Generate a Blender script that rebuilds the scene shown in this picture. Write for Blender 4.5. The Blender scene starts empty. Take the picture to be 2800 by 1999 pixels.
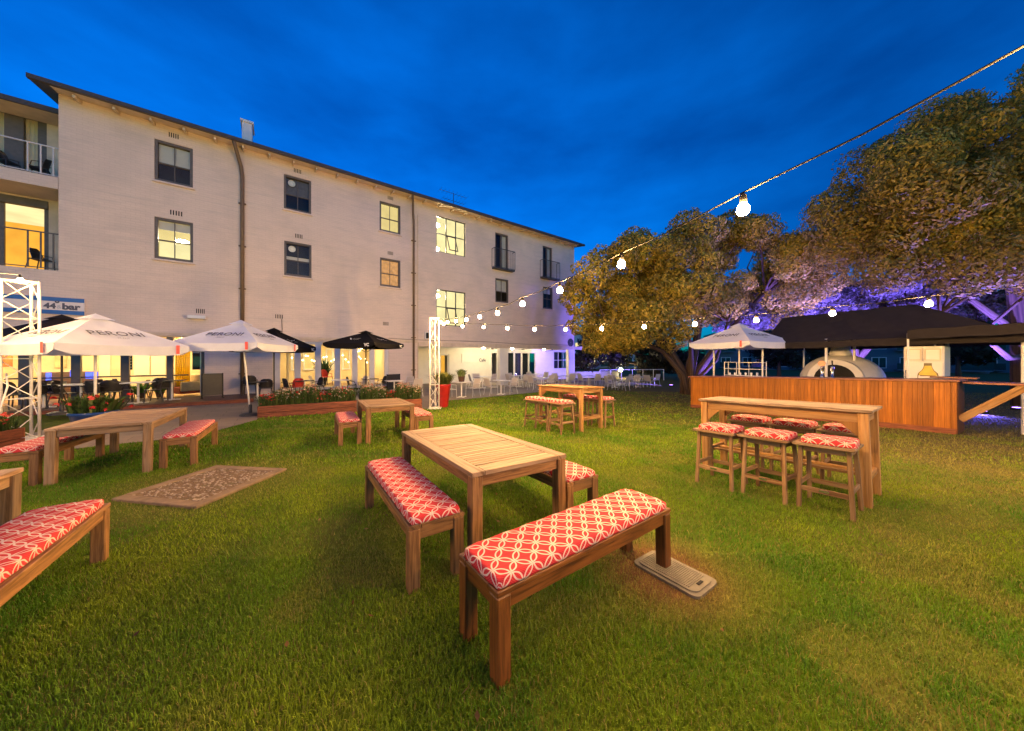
import bpy, bmesh, math, random
import numpy as np
from mathutils import Matrix, Vector
random.seed(7); rng = np.random.default_rng(7)
R = math.radians
scene = bpy.context.scene
col = scene.collection

# ------------------------------------------------------------------ camera
F, CX, CY, CAMH = 887.5, 1400.0, 978.2, 1.52
cam_d = bpy.data.cameras.new('camera'); cam = bpy.data.objects.new('camera', cam_d); col.objects.link(cam)
cam.location = (0, 0, CAMH); cam.rotation_euler = (R(90), 0, 0)
cam_d.sensor_width = 36; cam_d.lens = 36*F/2800; cam_d.shift_y = -(999.5-CY)/2800
cam_d.clip_start = .05; cam_d.clip_end = 1000
scene.camera = cam

# ------------------------------------------------------------------ world, sun, exposure
EXPO = 1.26
SKY = .19
w = bpy.data.worlds.new('World'); scene.world = w; w.use_nodes = True
nt = w.node_tree; nt.nodes.clear()
N = nt.nodes.new; LK = nt.links.new
out = N('ShaderNodeOutputWorld'); bg = N('ShaderNodeBackground'); sky = N('ShaderNodeTexSky')
sky.sky_type = 'NISHITA'; sky.sun_disc = False
sky.sun_elevation = R(3); sky.sun_rotation = R(152)
sky.altitude = 0; sky.air_density = 1.0; sky.dust_density = .3; sky.ozone_density = 6.0
tint = N('ShaderNodeMix'); tint.data_type = 'RGBA'; tint.blend_type = 'MULTIPLY'; tint.inputs[0].default_value = 1
tint.inputs[7].default_value = (.015, .94, 1.30, 1)
tc = N('ShaderNodeTexCoord'); mp = N('ShaderNodeMapping'); mp.inputs['Scale'].default_value = (1.6, 1.6, 4.2)
nz = N('ShaderNodeTexNoise'); nz.inputs['Scale'].default_value = 1.5; nz.inputs['Detail'].default_value = 7; nz.inputs['Roughness'].default_value = .52
rp = N('ShaderNodeValToRGB')
rp.color_ramp.elements[0].position = .34; rp.color_ramp.elements[0].color = (.60, .62, .66, 1)
rp.color_ramp.elements[1].position = .68; rp.color_ramp.elements[1].color = (1.35, 1.22, 1.12, 1)
m2 = N('ShaderNodeMix'); m2.data_type = 'RGBA'; m2.blend_type = 'MULTIPLY'; m2.inputs[0].default_value = 1
LK(tc.outputs['Generated'], mp.inputs[0]); LK(mp.outputs[0], nz.inputs['Vector']); LK(nz.outputs['Fac'], rp.inputs[0])
LK(sky.outputs[0], tint.inputs[6]); LK(tint.outputs[2], m2.inputs[6]); LK(rp.outputs[0], m2.inputs[7])
LK(m2.outputs[2], bg.inputs[0]); bg.inputs[1].default_value = SKY; LK(bg.outputs[0], out.inputs[0])
sun_d = bpy.data.lights.new('sun', 'SUN'); sun = bpy.data.objects.new('sun', sun_d); col.objects.link(sun)
sun_d.energy = .12; sun_d.angle = R(40); sun_d.color = (1, .70, .50)
sun.rotation_euler = (R(87), 0, R(28))
vs = scene.view_settings; vs.view_transform = 'Standard'; vs.look = 'None'; vs.gamma = 1; vs.exposure = EXPO; vs.use_curve_mapping = False
cy = scene.cycles
cy.use_denoising = True; cy.max_bounces = 6; cy.diffuse_bounces = 3; cy.glossy_bounces = 3; cy.transmission_bounces = 4
cy.transparent_max_bounces = 12; cy.sample_clamp_indirect = 4; cy.caustics_reflective = False; cy.caustics_refractive = False
cy.use_light_tree = True
BULB_E = 1120; WARM = (1, .585, .21)

# ------------------------------------------------------------------ ground shape and pixel helpers
def gz(x, y):
    x = np.clip(x, -9, 12); y = np.clip(y, -2, 15)
    return .0101*x-.0293*y-.00177*x*y
def gzf(x, y): return float(gz(x, y))
def gp(px, py, h=0):
    k = (px-CX)/F; s = (CY-py)/F; lo, hi = .3, 90
    for _ in range(50):
        m = (lo+hi)/2
        if CAMH+s*m > gzf(k*m, m)+h: lo = m
        else: hi = m
    return Vector((k*lo, lo, gzf(k*lo, lo)))

# ------------------------------------------------------------------ mesh helpers
class MB:
    def __init__(s): s.v = []; s.f = []; s.uv = []
    def face(s, idx, uv): s.f.append(idx); s.uv += uv
    def box(s, c, d, M=None, b=.004):
        """chamfered box, uv u along the longest side"""
        hx, hy, hz = d[0]/2, d[1]/2, d[2]/2
        b = min(b, hx*.45, hy*.45, hz*.45)
        o = len(s.v); la = max(range(3), key=lambda i: d[i]); ot = [i for i in range(3) if i != la]
        ro = random.random()*9
        P = []
        for sx in (-1, 1):
            for sy in (-1, 1):
                for sz in (-1, 1):
                    P += [(sx*hx, sy*(hy-b), sz*(hz-b)), (sx*(hx-b), sy*hy, sz*(hz-b)), (sx*(hx-b), sy*(hy-b), sz*hz)]
        for p in P:
            q = Vector((p[0]+c[0], p[1]+c[1], p[2]+c[2]))
            s.v.append(tuple(M @ q) if M else tuple(q))
        def cid(a, bb, cc, k): return ((a*2+bb)*2+cc)*3+k
        F_ = []
        for a in (0, 1):
            q = [cid(a, 0, 0, 0), cid(a, 1, 0, 0), cid(a, 1, 1, 0), cid(a, 0, 1, 0)]; F_.append(q if a else q[::-1])
            q = [cid(0, a, 0, 1), cid(0, a, 1, 1), cid(1, a, 1, 1), cid(1, a, 0, 1)]; F_.append(q if a else q[::-1])
            q = [cid(0, 0, a, 2), cid(1, 0, a, 2), cid(1, 1, a, 2), cid(0, 1, a, 2)]; F_.append(q if a else q[::-1])
        for a in (0, 1):
            for bb in (0, 1):
                q = [cid(a, bb, 0, 0), cid(a, bb, 0, 1), cid(a, bb, 1, 1), cid(a, bb, 1, 0)]; F_.append(q if a != bb else q[::-1])
                q = [cid(a, 0, bb, 0), cid(a, 0, bb, 2), cid(a, 1, bb, 2), cid(a, 1, bb, 0)]; F_.append(q if a == bb else q[::-1])
                q = [cid(0, a, bb, 1), cid(0, a, bb, 2), cid(1, a, bb, 2), cid(1, a, bb, 1)]; F_.append(q if a != bb else q[::-1])
                for cc in (0, 1):
                    q = [cid(a, bb, cc, 0), cid(a, bb, cc, 1), cid(a, bb, cc, 2)]; F_.append(q if (a+bb+cc) % 2 else q[::-1])
        for q in F_:
            uv = []
            for i in q:
                p = P[i]; uv.append((p[la]+ro, p[ot[0]]+.73*p[ot[1]]+ro*.37))
            s.face([o+i for i in q], uv)
        return s
    def bar(s, p0, p1, w, h, b=.003):
        """box from p0 to p1, w sideways, h along the most upright normal"""
        p0, p1 = Vector(p0), Vector(p1); d = p1-p0; L = d.length; x = d.normalized()
        up = Vector((0, 0, 1)) if abs(x.z) < .95 else Vector((0, 1, 0))
        y = up.cross(x).normalized(); z = x.cross(y)
        M = Matrix.Translation((p0+p1)/2) @ Matrix((x, y, z)).transposed().to_4x4()
        return s.box((0, 0, 0), (L, w, h), M, b)
    def tube(s, pts, r, n=8, r2=None, cap=True):
        pts = [Vector(p) for p in pts]; o = len(s.v); m = len(pts)
        rr = r if isinstance(r, (list, tuple)) else [r+(((r2 if r2 is not None else r)-r)*i/(m-1)) for i in range(m)]
        pv = None
        for i, p in enumerate(pts):
            t = (pts[min(i+1, m-1)]-pts[max(i-1, 0)]).normalized()
            if pv is None: a = Vector((0, 0, 1)) if abs(t.z) < .9 else Vector((1, 0, 0)); u = t.cross(a).normalized()
            else: u = (pv-t*pv.dot(t)).normalized()
            pv = u; v = t.cross(u)
            for j in range(n):
                a = 2*math.pi*j/n; s.v.append(tuple(p+(u*math.cos(a)+v*math.sin(a))*rr[i]))
        for i in range(m-1):
            for j in range(n):
                k = (j+1) % n
                s.face([o+i*n+j, o+i*n+k, o+(i+1)*n+k, o+(i+1)*n+j], [(i*.2, j/n), (i*.2, (j+1)/n), (i*.2+.2, (j+1)/n), (i*.2+.2, j/n)])
        if cap:
            s.face([o+j for j in range(n)][::-1], [(0, 0)]*n); s.face([o+(m-1)*n+j for j in range(n)], [(0, 0)]*n)
        return s
    def lathe(s, prof, n=16, c=(0, 0, 0)):
        o = len(s.v)
        for r, z in prof:
            for j in range(n):
                a = 2*math.pi*j/n; s.v.append((c[0]+r*math.cos(a), c[1]+r*math.sin(a), c[2]+z))
        for i in range(len(prof)-1):
            for j in range(n):
                k = (j+1) % n
                s.face([o+i*n+j, o+i*n+k, o+(i+1)*n+k, o+(i+1)*n+j], [(j/n, prof[i][1]), ((j+1)/n, prof[i][1]), ((j+1)/n, prof[i+1][1]), (j/n, prof[i+1][1])])
        return s
    def quad(s, a, b, c, d, uv=None):
        o = len(s.v); s.v += [tuple(a), tuple(b), tuple(c), tuple(d)]
        s.face([o, o+1, o+2, o+3], uv or [(0, 0), (1, 0), (1, 1), (0, 1)]); return s
    def poly(s, pts):
        o = len(s.v); s.v += [tuple(p) for p in pts]; s.face(list(range(o, o+len(pts))), [(p[0], p[1]) for p in pts]); return s
    def mesh(s, name, m, smooth=False):
        me = bpy.data.meshes.new(name); me.from_pydata(s.v, [], s.f); me.update()
        if s.uv:
            l = me.uv_layers.new(name='UVMap'); l.data.foreach_set('uv', np.array(s.uv, np.float32).ravel())
        if m: me.materials.append(m)
        if smooth: me.polygons.foreach_set('use_smooth', [True]*len(me.polygons))
        return me
    def build(s, name, m, parent=None, loc=(0, 0, 0), smooth=False): return ob(name, s.mesh(name, m, smooth), parent, loc)
def ob(name, me, parent=None, loc=(0, 0, 0), rz=0):
    o = bpy.data.objects.new(name, me); col.objects.link(o); o.location = loc; o.rotation_euler = (0, 0, rz)
    if parent: o.parent = parent
    return o
def tag(o, label=None, cat=None, group=None, kind=None):
    if label: o['label'] = label
    if cat: o['category'] = cat
    if group: o['group'] = group
    if kind: o['kind'] = kind
    return o
def thing(name, label, cat, loc=(0, 0, 0), rz=0, group=None): return tag(ob(name, None, None, loc, rz), label, cat, group)
def copy_tree(o, parent=None):
    c = o.copy(); col.objects.link(c)
    if parent: c.parent = parent
    for ch in list(o.children): copy_tree(ch, c)
    return c
class Proto:
    """build once, then copy"""
    def __init__(s, fn): s.fn = fn; s.o = None
    def put(s, loc, rz, label, group=None, tilt=None):
        if s.o is None: o = s.o = s.fn()
        else: o = copy_tree(s.o)
        o.location = loc; o.rotation_euler = (tilt[0] if tilt else 0, tilt[1] if tilt else 0, rz); o['label'] = label
        if group: o['group'] = group
        elif 'group' in o: del o['group']
        return o
def fast_mesh(name, V, T, m, colr=None):
    """V (n,3), T (m,k) index array, optional per-vertex colours"""
    me = bpy.data.meshes.new(name); n, k = T.shape
    me.vertices.add(len(V)); me.vertices.foreach_set('co', V.astype(np.float32).ravel())
    me.loops.add(n*k); me.loops.foreach_set('vertex_index', T.astype(np.int32).ravel())
    me.polygons.add(n); me.polygons.foreach_set('loop_start', np.arange(0, n*k, k, dtype=np.int32))
    me.update(calc_edges=True)
    if colr is not None:
        a = me.color_attributes.new('tint', 'FLOAT_COLOR', 'POINT')
        a.data.foreach_set('color', np.concatenate([colr, np.ones((len(colr), 1))], 1).astype(np.float32).ravel())
    me.materials.append(m); return me
def gtilt(x, y, rz):
    """tilt of the ground in the object's own axes (roll x, pitch y)"""
    e = .3; gx = (gzf(x+e, y)-gzf(x-e, y))/(2*e); gy = (gzf(x, y+e)-gzf(x, y-e))/(2*e)
    c, s = math.cos(rz), math.sin(rz)
    return (gx*-s+gy*c, -(gx*c+gy*s))

# ------------------------------------------------------------------ materials
def nodes(name):
    m = bpy.data.materials.new(name); m.use_nodes = True; t = m.node_tree; t.nodes.clear()
    o = t.nodes.new('ShaderNodeOutputMaterial'); b = t.nodes.new('ShaderNodeBsdfPrincipled'); t.links.new(b.outputs[0], o.inputs[0])
    return m, t, b, o
def rgba(c): return (c[0], c[1], c[2], 1)
def ramp(t, fac, stops):
    r = t.nodes.new('ShaderNodeValToRGB'); e = r.color_ramp.elements
    while len(e) < len(stops): e.new(.5)
    for x, (p, c) in zip(e, stops): x.position = p; x.color = rgba(c)
    t.links.new(fac, r.inputs[0]); return r.outputs[0]
def noise(t, vec, scale, detail=4, rough=.55, dist=0):
    n = t.nodes.new('ShaderNodeTexNoise'); n.inputs['Scale'].default_value = scale; n.inputs['Detail'].default_value = detail
    n.inputs['Roughness'].default_value = rough; n.inputs['Distortion'].default_value = dist
    if vec: t.links.new(vec, n.inputs['Vector'])
    return n.outputs['Fac']
def mix(t, a, b, fac, mode='MIX'):
    m = t.nodes.new('ShaderNodeMix'); m.data_type = 'RGBA'; m.blend_type = mode
    for i, x in ((6, a), (7, b)):
        if isinstance(x, tuple): m.inputs[i].default_value = rgba(x)
        else: t.links.new(x, m.inputs[i])
    if isinstance(fac, (int, float)): m.inputs[0].default_value = fac
    else: t.links.new(fac, m.inputs[0])
    return m.outputs[2]
def math_(t, op, a, b=None):
    n = t.nodes.new('ShaderNodeMath'); n.operation = op
    for i, x in enumerate((a, b)):
        if x is None: continue
        if isinstance(x, (int, float)): n.inputs[i].default_value = x
        else: t.links.new(x, n.inputs[i])
    return n.outputs[0]
def bump(t, b, h, strength=.3, dist=.01):
    n = t.nodes.new('ShaderNodeBump'); n.inputs['Strength'].default_value = strength; n.inputs['Distance'].default_value = dist
    t.links.new(h, n.inputs['Height']); t.links.new(n.outputs[0], b.inputs['Normal'])
def coord(t, kind='Object', scale=None):
    c = t.nodes.new('ShaderNodeTexCoord'); v = c.outputs[kind]
    if scale:
        m = t.nodes.new('ShaderNodeMapping'); m.inputs['Scale'].default_value = scale; t.links.new(v, m.inputs[0]); v = m.outputs[0]
    return v
def plain(name, c, rough=.6, var=.12, scale=6, metal=0, bmp=.0, spec=.4):
    m, t, b, o = nodes(name); v = coord(t)
    n = noise(t, v, scale, 5)
    t.links.new(ramp(t, n, [(.3, tuple(x*(1-var) for x in c)), (.7, tuple(min(1, x*(1+var)) for x in c))]), b.inputs['Base Color'])
    b.inputs['Roughness'].default_value = rough; b.inputs['Metallic'].default_value = metal; b.inputs['Specular IOR Level'].default_value = spec
    if bmp: bump(t, b, noise(t, v, scale*8, 3), bmp, .004)
    return m
def wood(name, c1, c2, rough=.55, su=1.6, sv=28, weather=None, spec=.35):
    m, t, b, o = nodes(name)
    uv = coord(t, 'UV', (su, sv, 1)); oi = t.nodes.new('ShaderNodeObjectInfo')
    a = t.nodes.new('ShaderNodeVectorMath'); a.operation = 'ADD'; t.links.new(uv, a.inputs[0])
    cmb = t.nodes.new('ShaderNodeCombineXYZ'); t.links.new(math_(t, 'MULTIPLY', oi.outputs['Random'], 37.), cmb.inputs[0]); t.links.new(math_(t, 'MULTIPLY', oi.outputs['Random'], 91.), cmb.inputs[1])
    t.links.new(cmb.outputs[0], a.inputs[1])
    n = noise(t, a.outputs[0], 1.6, 6, .65, .6)
    c = ramp(t, n, [(.30, tuple(x*.62 for x in c2)), (.42, c2), (.55, c1), (.72, tuple(min(1, x*1.3) for x in c1))])
    big = noise(t, coord(t), 3.2, 3)
    c = mix(t, c, tuple(x*.62 for x in c1), math_(t, 'MULTIPLY', ramp(t, big, [(.45, (0, 0, 0)), (.75, (1, 1, 1))]), .55))
    if weather:
        wn = noise(t, a.outputs[0], .8, 4)
        c = mix(t, c, weather, ramp(t, wn, [(.4, (0, 0, 0)), (.62, (.75, .75, .75))]))
    hs = t.nodes.new('ShaderNodeHueSaturation'); t.links.new(c, hs.inputs['Color'])
    t.links.new(math_(t, 'ADD', math_(t, 'MULTIPLY', oi.outputs['Random'], .5), .74), hs.inputs['Value'])
    t.links.new(hs.outputs[0], b.inputs['Base Color']); b.inputs['Roughness'].default_value = rough; b.inputs['Specular IOR Level'].default_value = spec
    bump(t, b, n, .35, .004); return m
def emit(name, c, s, var=0, scale=3):
    m = bpy.data.materials.new(name); m.use_nodes = True; t = m.node_tree; t.nodes.clear()
    o = t.nodes.new('ShaderNodeOutputMaterial'); e = t.nodes.new('ShaderNodeEmission'); e.inputs[0].default_value = rgba(c); e.inputs[1].default_value = s
    if var:
        n = noise(t, coord(t), scale, 3); t.links.new(ramp(t, n, [(.3, tuple(x*(1-var) for x in c)), (.7, c)]), e.inputs[0])
    t.links.new(e.outputs[0], o.inputs[0]); return m
def glass(name, tintc=(.9, .95, .95), refl=.12):
    m = bpy.data.materials.new(name); m.use_nodes = True; t = m.node_tree; t.nodes.clear()
    o = t.nodes.new('ShaderNodeOutputMaterial'); a = t.nodes.new('ShaderNodeBsdfTransparent'); a.inputs[0].default_value = rgba(tintc)
    g = t.nodes.new('ShaderNodeBsdfGlossy'); g.inputs['Roughness'].default_value = .03
    fr = t.nodes.new('ShaderNodeFresnel'); fr.inputs[0].default_value = 1.5
    mx = t.nodes.new('ShaderNodeMixShader'); t.links.new(math_(t, 'MULTIPLY', fr.outputs[0], .55), mx.inputs[0]); t.links.new(a.outputs[0], mx.inputs[1]); t.links.new(g.outputs[0], mx.inputs[2])
    t.links.new(mx.outputs[0], o.inputs[0]); return m
def fabric(name, c, trans=.35, var=.06, rough=.9):
    m, t, b, o = nodes(name); n = noise(t, coord(t), 5, 4)
    cc = ramp(t, n, [(.3, tuple(x*(1-var) for x in c)), (.7, c)])
    t.links.new(cc, b.inputs['Base Color']); b.inputs['Roughness'].default_value = rough; b.inputs['Specular IOR Level'].default_value = .1
    tr = t.nodes.new('ShaderNodeBsdfTranslucent'); t.links.new(cc, tr.inputs[0])
    mx = t.nodes.new('ShaderNodeMixShader'); mx.inputs[0].default_value = trans
    t.links.new(b.outputs[0], mx.inputs[1]); t.links.new(tr.outputs[0], mx.inputs[2]); t.links.new(mx.outputs[0], o.inputs[0])
    bump(t, b, noise(t, coord(t), 90, 2), .1, .002); return m
def leafmat(name, trans=.3, rough=.6, gain=1.0):
    m, t, b, o = nodes(name); a = t.nodes.new('ShaderNodeAttribute'); a.attribute_name = 'tint'
    c = a.outputs['Color']
    t.links.new(c, b.inputs['Base Color']); b.inputs['Roughness'].default_value = rough; b.inputs['Specular IOR Level'].default_value = .25
    tr = t.nodes.new('ShaderNodeBsdfTranslucent'); t.links.new(c, tr.inputs[0])
    mx = t.nodes.new('ShaderNodeMixShader'); mx.inputs[0].default_value = trans
    t.links.new(b.outputs[0], mx.inputs[1]); t.links.new(tr.outputs[0], mx.inputs[2]); t.links.new(mx.outputs[0], o.inputs[0]); return m

M = {}
M['teak'] = wood('teak', (.27, .132, .045), (.14, .062, .018), .55)
M['teak_top'] = wood('teak_top', (.32, .19, .10), (.19, .105, .048), .65, weather=(.33, .225, .135))
M['teak_dark'] = wood('teak_dark', (.16, .055, .012), (.075, .024, .005), .42)
M['teak_grey'] = wood('teak_grey', (.27, .155, .07), (.15, .08, .032), .7, weather=(.22, .155, .095))
M['bar_wood'] = wood('bar_wood', (.36, .175, .045), (.22, .10, .022), .55, weather=(.34, .20, .085))
M['bar_grey'] = wood('bar_grey', (.24, .155, .09), (.13, .08, .042), .75, weather=(.28, .205, .135))
M['stool_wood'] = wood('stool_wood', (.24, .125, .045), (.13, .062, .02), .6, weather=(.26, .17, .09))
M['counter'] = wood('counter', (.40, .135, .012), (.27, .08, .006), .42, su=.9, sv=40, spec=.3)
M['counter_top'] = wood('counter_top', (.30, .115, .06), (.18, .06, .03), .4)
M['planter'] = wood('planter', (.21, .062, .026), (.11, .03, .012), .65)
M['white_metal'] = plain('white_metal', (.72, .68, .62), .35, .06, 12, 0)
M['chair_metal'] = plain('chair_metal', (.62, .60, .57), .35, .06, 12, .4)
M['sling'] = fabric('sling', (.58, .52, .46), .25)
M['black'] = plain('black', (.018, .016, .015), .8, .2, 12, spec=.2)
M['dark_chair'] = plain('dark_chair', (.03, .026, .024), .4, .2, 12)
M['dark_metal'] = plain('dark_metal', (.05, .045, .042), .45, .2, 10)
M['frame_grey'] = plain('frame_grey', (.115, .095, .08), .5, .15, 8)
M['post_grey'] = plain('post_grey', (.12, .10, .085), .5, .12, 5)
M['white_paint'] = plain('white_paint', (.70, .68, .64), .45, .05, 5)
M['lilac_paint'] = plain('lilac_paint', (.55, .53, .53), .45, .05, 5)
M['gutter'] = plain('gutter', (.06, .045, .035), .45, .15, 4)
M['pipe'] = plain('pipe', (.16, .10, .055), .5, .15, 5)
M['soffit'] = plain('soffit', (.62, .50, .36), .7, .12, 3)
M['white_canvas'] = fabric('white_canvas', (.84, .85, .90), .3)
M['black_canvas'] = fabric('black_canvas', (.012, .011, .011), .02)
M['brown_canvas'] = fabric('brown_canvas', (.034, .028, .027), .06, .2)
M['ink'] = plain('ink', (.10, .10, .13), .8, .1)
M['ink_light'] = plain('ink_light', (.75, .73, .7), .8, .05)
M['ink_pale'] = plain('ink_pale', (.45, .45, .48), .8, .05)
M['red'] = plain('red', (.55, .035, .025), .5, .1)
M['red_tag'] = plain('red_tag', (.75, .10, .08), .8, .1)
M['blue_sign'] = plain('blue_sign', (.03, .13, .38), .5, .1)
M['sign_white'] = plain('sign_white', (.72, .66, .62), .5, .04)
M['glass'] = glass('glass')
M['cream_wall'] = plain('cream_wall', (.78, .62, .34), .7, .1, 2)
M['cream_ceil'] = plain('cream_ceil', (.8, .7, .5), .7, .05, 2)
M['floor_wood'] = wood('floor_wood', (.35, .2, .1), (.2, .11, .05), .4)
M['dark_room'] = plain('dark_room', (.03, .03, .035), .6, .3, 2)
M['yellow_curtain'] = fabric('yellow_curtain', (.78, .52, .02), .4)
M['orange_wall'] = plain('orange_wall', (.72, .30, .03), .6, .15, 3)
M['white_wall'] = plain('white_wall', (.78, .74, .64), .6, .04, 3)
M['soil'] = plain('soil', (.04, .025, .015), .95, .4, 20, bmp=.6)
M['pot_red'] = plain('pot_red', (.33, .015, .015), .3, .12, 6)
M['pot_blue'] = plain('pot_blue', (.01, .04, .16), .3, .12, 6)
M['pot_brown'] = plain('pot_brown', (.10, .05, .03), .6, .2, 10)
M['oven'] = plain('oven', (.66, .62, .60), .7, .06, 6, bmp=.2)
M['steel'] = plain('steel', (.6, .58, .55), .25, .05, 8, 1)
M['fridge'] = plain('fridge', (.74, .68, .62), .3, .03, 6)
M['bark'] = wood('bark', (.14, .085, .05), (.05, .03, .02), .9, su=.6, sv=10)
M['leaf'] = leafmat('leaf', .25); M['plant'] = leafmat('plant', .3); M['grass'] = leafmat('grass', .35, .55)
M['bulb'] = emit('bulb', WARM, BULB_E)
M['lamp_warm'] = emit('lamp_warm', (1, .74, .38), 26)
M['lamp_white'] = emit('lamp_white', (1, .84, .56), 150)
M['fairy'] = emit('fairy', (1, .75, .4), 20)
M['lit_yellow'] = emit('lit_yellow', (1, .74, .27), .46, .25, 1.2)
M['lit_cream'] = emit('lit_cream', (1, .82, .38), .55, .25, 1.0)
M['lit_orange'] = emit('lit_orange', (.9, .42, .13), .45, .45, 5)
M['lit_blue'] = emit('lit_blue', (.12, .16, 1), 1.2, .5, 6)
M['blind'] = plain('blind', (.62, .56, .48), .8, .06, 3)
M['lit_room_orange'] = emit('lit_room_orange', (1, .45, .05), .55, .3, 1.2)  # walls emit their own orange to stand for lamp light in the room

# painted brick
def brick_mat():
    m, t, b, o = nodes('painted_brick'); v = coord(t); sp = t.nodes.new('ShaderNodeSeparateXYZ'); t.links.new(v, sp.inputs[0])
    cm = t.nodes.new('ShaderNodeCombineXYZ'); t.links.new(sp.outputs[0], cm.inputs[0]); t.links.new(sp.outputs[2], cm.inputs[1])
    br = t.nodes.new('ShaderNodeTexBrick'); t.links.new(cm.outputs[0], br.inputs['Vector'])
    br.inputs['Scale'].default_value = 1; br.inputs['Brick Width'].default_value = .26; br.inputs['Row Height'].default_value = .092; br.inputs['Mortar Size'].default_value = .009
    br.inputs['Color1'].default_value = (.71, .58, .485, 1); br.inputs['Color2'].default_value = (.69, .56, .468, 1); br.inputs['Mortar'].default_value = (.645, .52, .432, 1)
    st = noise(t, v, .55, 6, .6); c = mix(t, br.outputs['Color'], (.40, .35, .31), math_(t, 'MULTIPLY', ramp(t, st, [(.45, (0, 0, 0)), (.75, (1, 1, 1))]), .45))
    mv = t.nodes.new('ShaderNodeMapping'); mv.inputs['Scale'].default_value = (.5, 1, 5.); t.links.new(v, mv.inputs[0])
    dr = noise(t, mv.outputs[0], 1.3, 5, .6); c = mix(t, c, (.47, .41, .36), math_(t, 'MULTIPLY', ramp(t, dr, [(.5, (0, 0, 0)), (.72, (1, 1, 1))]), .4))
    chip = noise(t, v, 9, 4, .7); c = mix(t, c, (.34, .27, .22), ramp(t, chip, [(.70, (0, 0, 0)), (.76, (.8, .8, .8))]))
    t.links.new(c, b.inputs['Base Color']); b.inputs['Roughness'].default_value = .8; b.inputs['Specular IOR Level'].default_value = .2
    h = math_(t, 'ADD', math_(t, 'MULTIPLY', br.outputs['Fac'], -1.), math_(t, 'MULTIPLY', noise(t, v, 14, 4), .8)); bump(t, b, h, .32, .008); return m
M['brick'] = brick_mat()

# interlocking-circle cushion cloth
def cushion_mat():
    m, t, b, o = nodes('cushion_cloth'); a = .096
    uv = coord(t, 'UV'); mp_ = t.nodes.new('ShaderNodeMapping'); mp_.inputs['Rotation'].default_value = (0, 0, R(45)); mp_.inputs['Scale'].default_value = (1/a, 1/a, 1)
    oi = t.nodes.new('ShaderNodeObjectInfo'); t.links.new(uv, mp_.inputs[0]); sp = t.nodes.new('ShaderNodeSeparateXYZ'); t.links.new(mp_.outputs[0], sp.inputs[0])
    def cell(x): return math_(t, 'ABSOLUTE', math_(t, 'SUBTRACT', math_(t, 'FRACT', math_(t, 'ADD', x, oi.outputs['Random'])), .5))
    x, y = cell(sp.outputs[0]), cell(sp.outputs[1])
    def ring(cx_, cy_):
        dx = math_(t, 'SUBTRACT', x, cx_); dy = math_(t, 'SUBTRACT', y, cy_)
        d = math_(t, 'SQRT', math_(t, 'ADD', math_(t, 'MULTIPLY', dx, dx), math_(t, 'MULTIPLY', dy, dy)))
        return math_(t, 'ABSOLUTE', math_(t, 'SUBTRACT', d, .66))
    d = math_(t, 'MINIMUM', ring(1, 0), ring(0, 1))
    line = ramp(t, d, [(.036, (1, 1, 1)), (.054, (0, 0, 0))])
    wv = t.nodes.new('ShaderNodeTexWave'); wv.inputs['Scale'].default_value = 2.6; wv.inputs['Distortion'].default_value = .6; t.links.new(mp_.outputs[0], wv.inputs['Vector'])
    red = ramp(t, wv.outputs['Fac'], [(.2, (.48, .020, .026)), (.8, (.60, .052, .055))])
    c = mix(t, red, (.68, .55, .45), line); c = mix(t, c, (.35, .02, .03), math_(t, 'MULTIPLY', noise(t, coord(t), 14, 4), .18))
    t.links.new(c, b.inputs['Base Color']); b.inputs['Roughness'].default_value = .85; b.inputs['Specular IOR Level'].default_value = .15
    bump(t, b, math_(t, 'ADD', math_(t, 'MULTIPLY', noise(t, coord(t), 160, 2), .08), noise(t, coord(t), 7, 3, .5, .8)), .35, .02); return m
M['cushion'] = cushion_mat()

# ------------------------------------------------------------------ building frame of reference
P0 = Vector((-14.25, 12.95, 0)); DD = Vector((1205, 887.5, 0)).normalized(); II = Vector((-DD.y, DD.x, 0)); BYAW = math.atan2(DD.y, DD.x)
def wp(px, py, off=0):
    """pixel -> (s, z) on the plane parallel to the facade, off metres into the building"""
    k = (px-CX)/F; s = (k*(P0.y+II.y*off)-P0.x-II.x*off)/(DD.x-k*DD.y)
    Y = P0.y+s*DD.y+II.y*off; return s, CAMH+(CY-py)/F*Y
def ws(px, off=0): return wp(px, CY, off)[0]
def bl(x, y): v = Vector((x, y, 0))-P0; return v.dot(DD), v.dot(II)
def wl(s, d, z=0): v = P0+DD*s+II*d; return Vector((v.x, v.y, z))
S_END = ws(1570)

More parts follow.
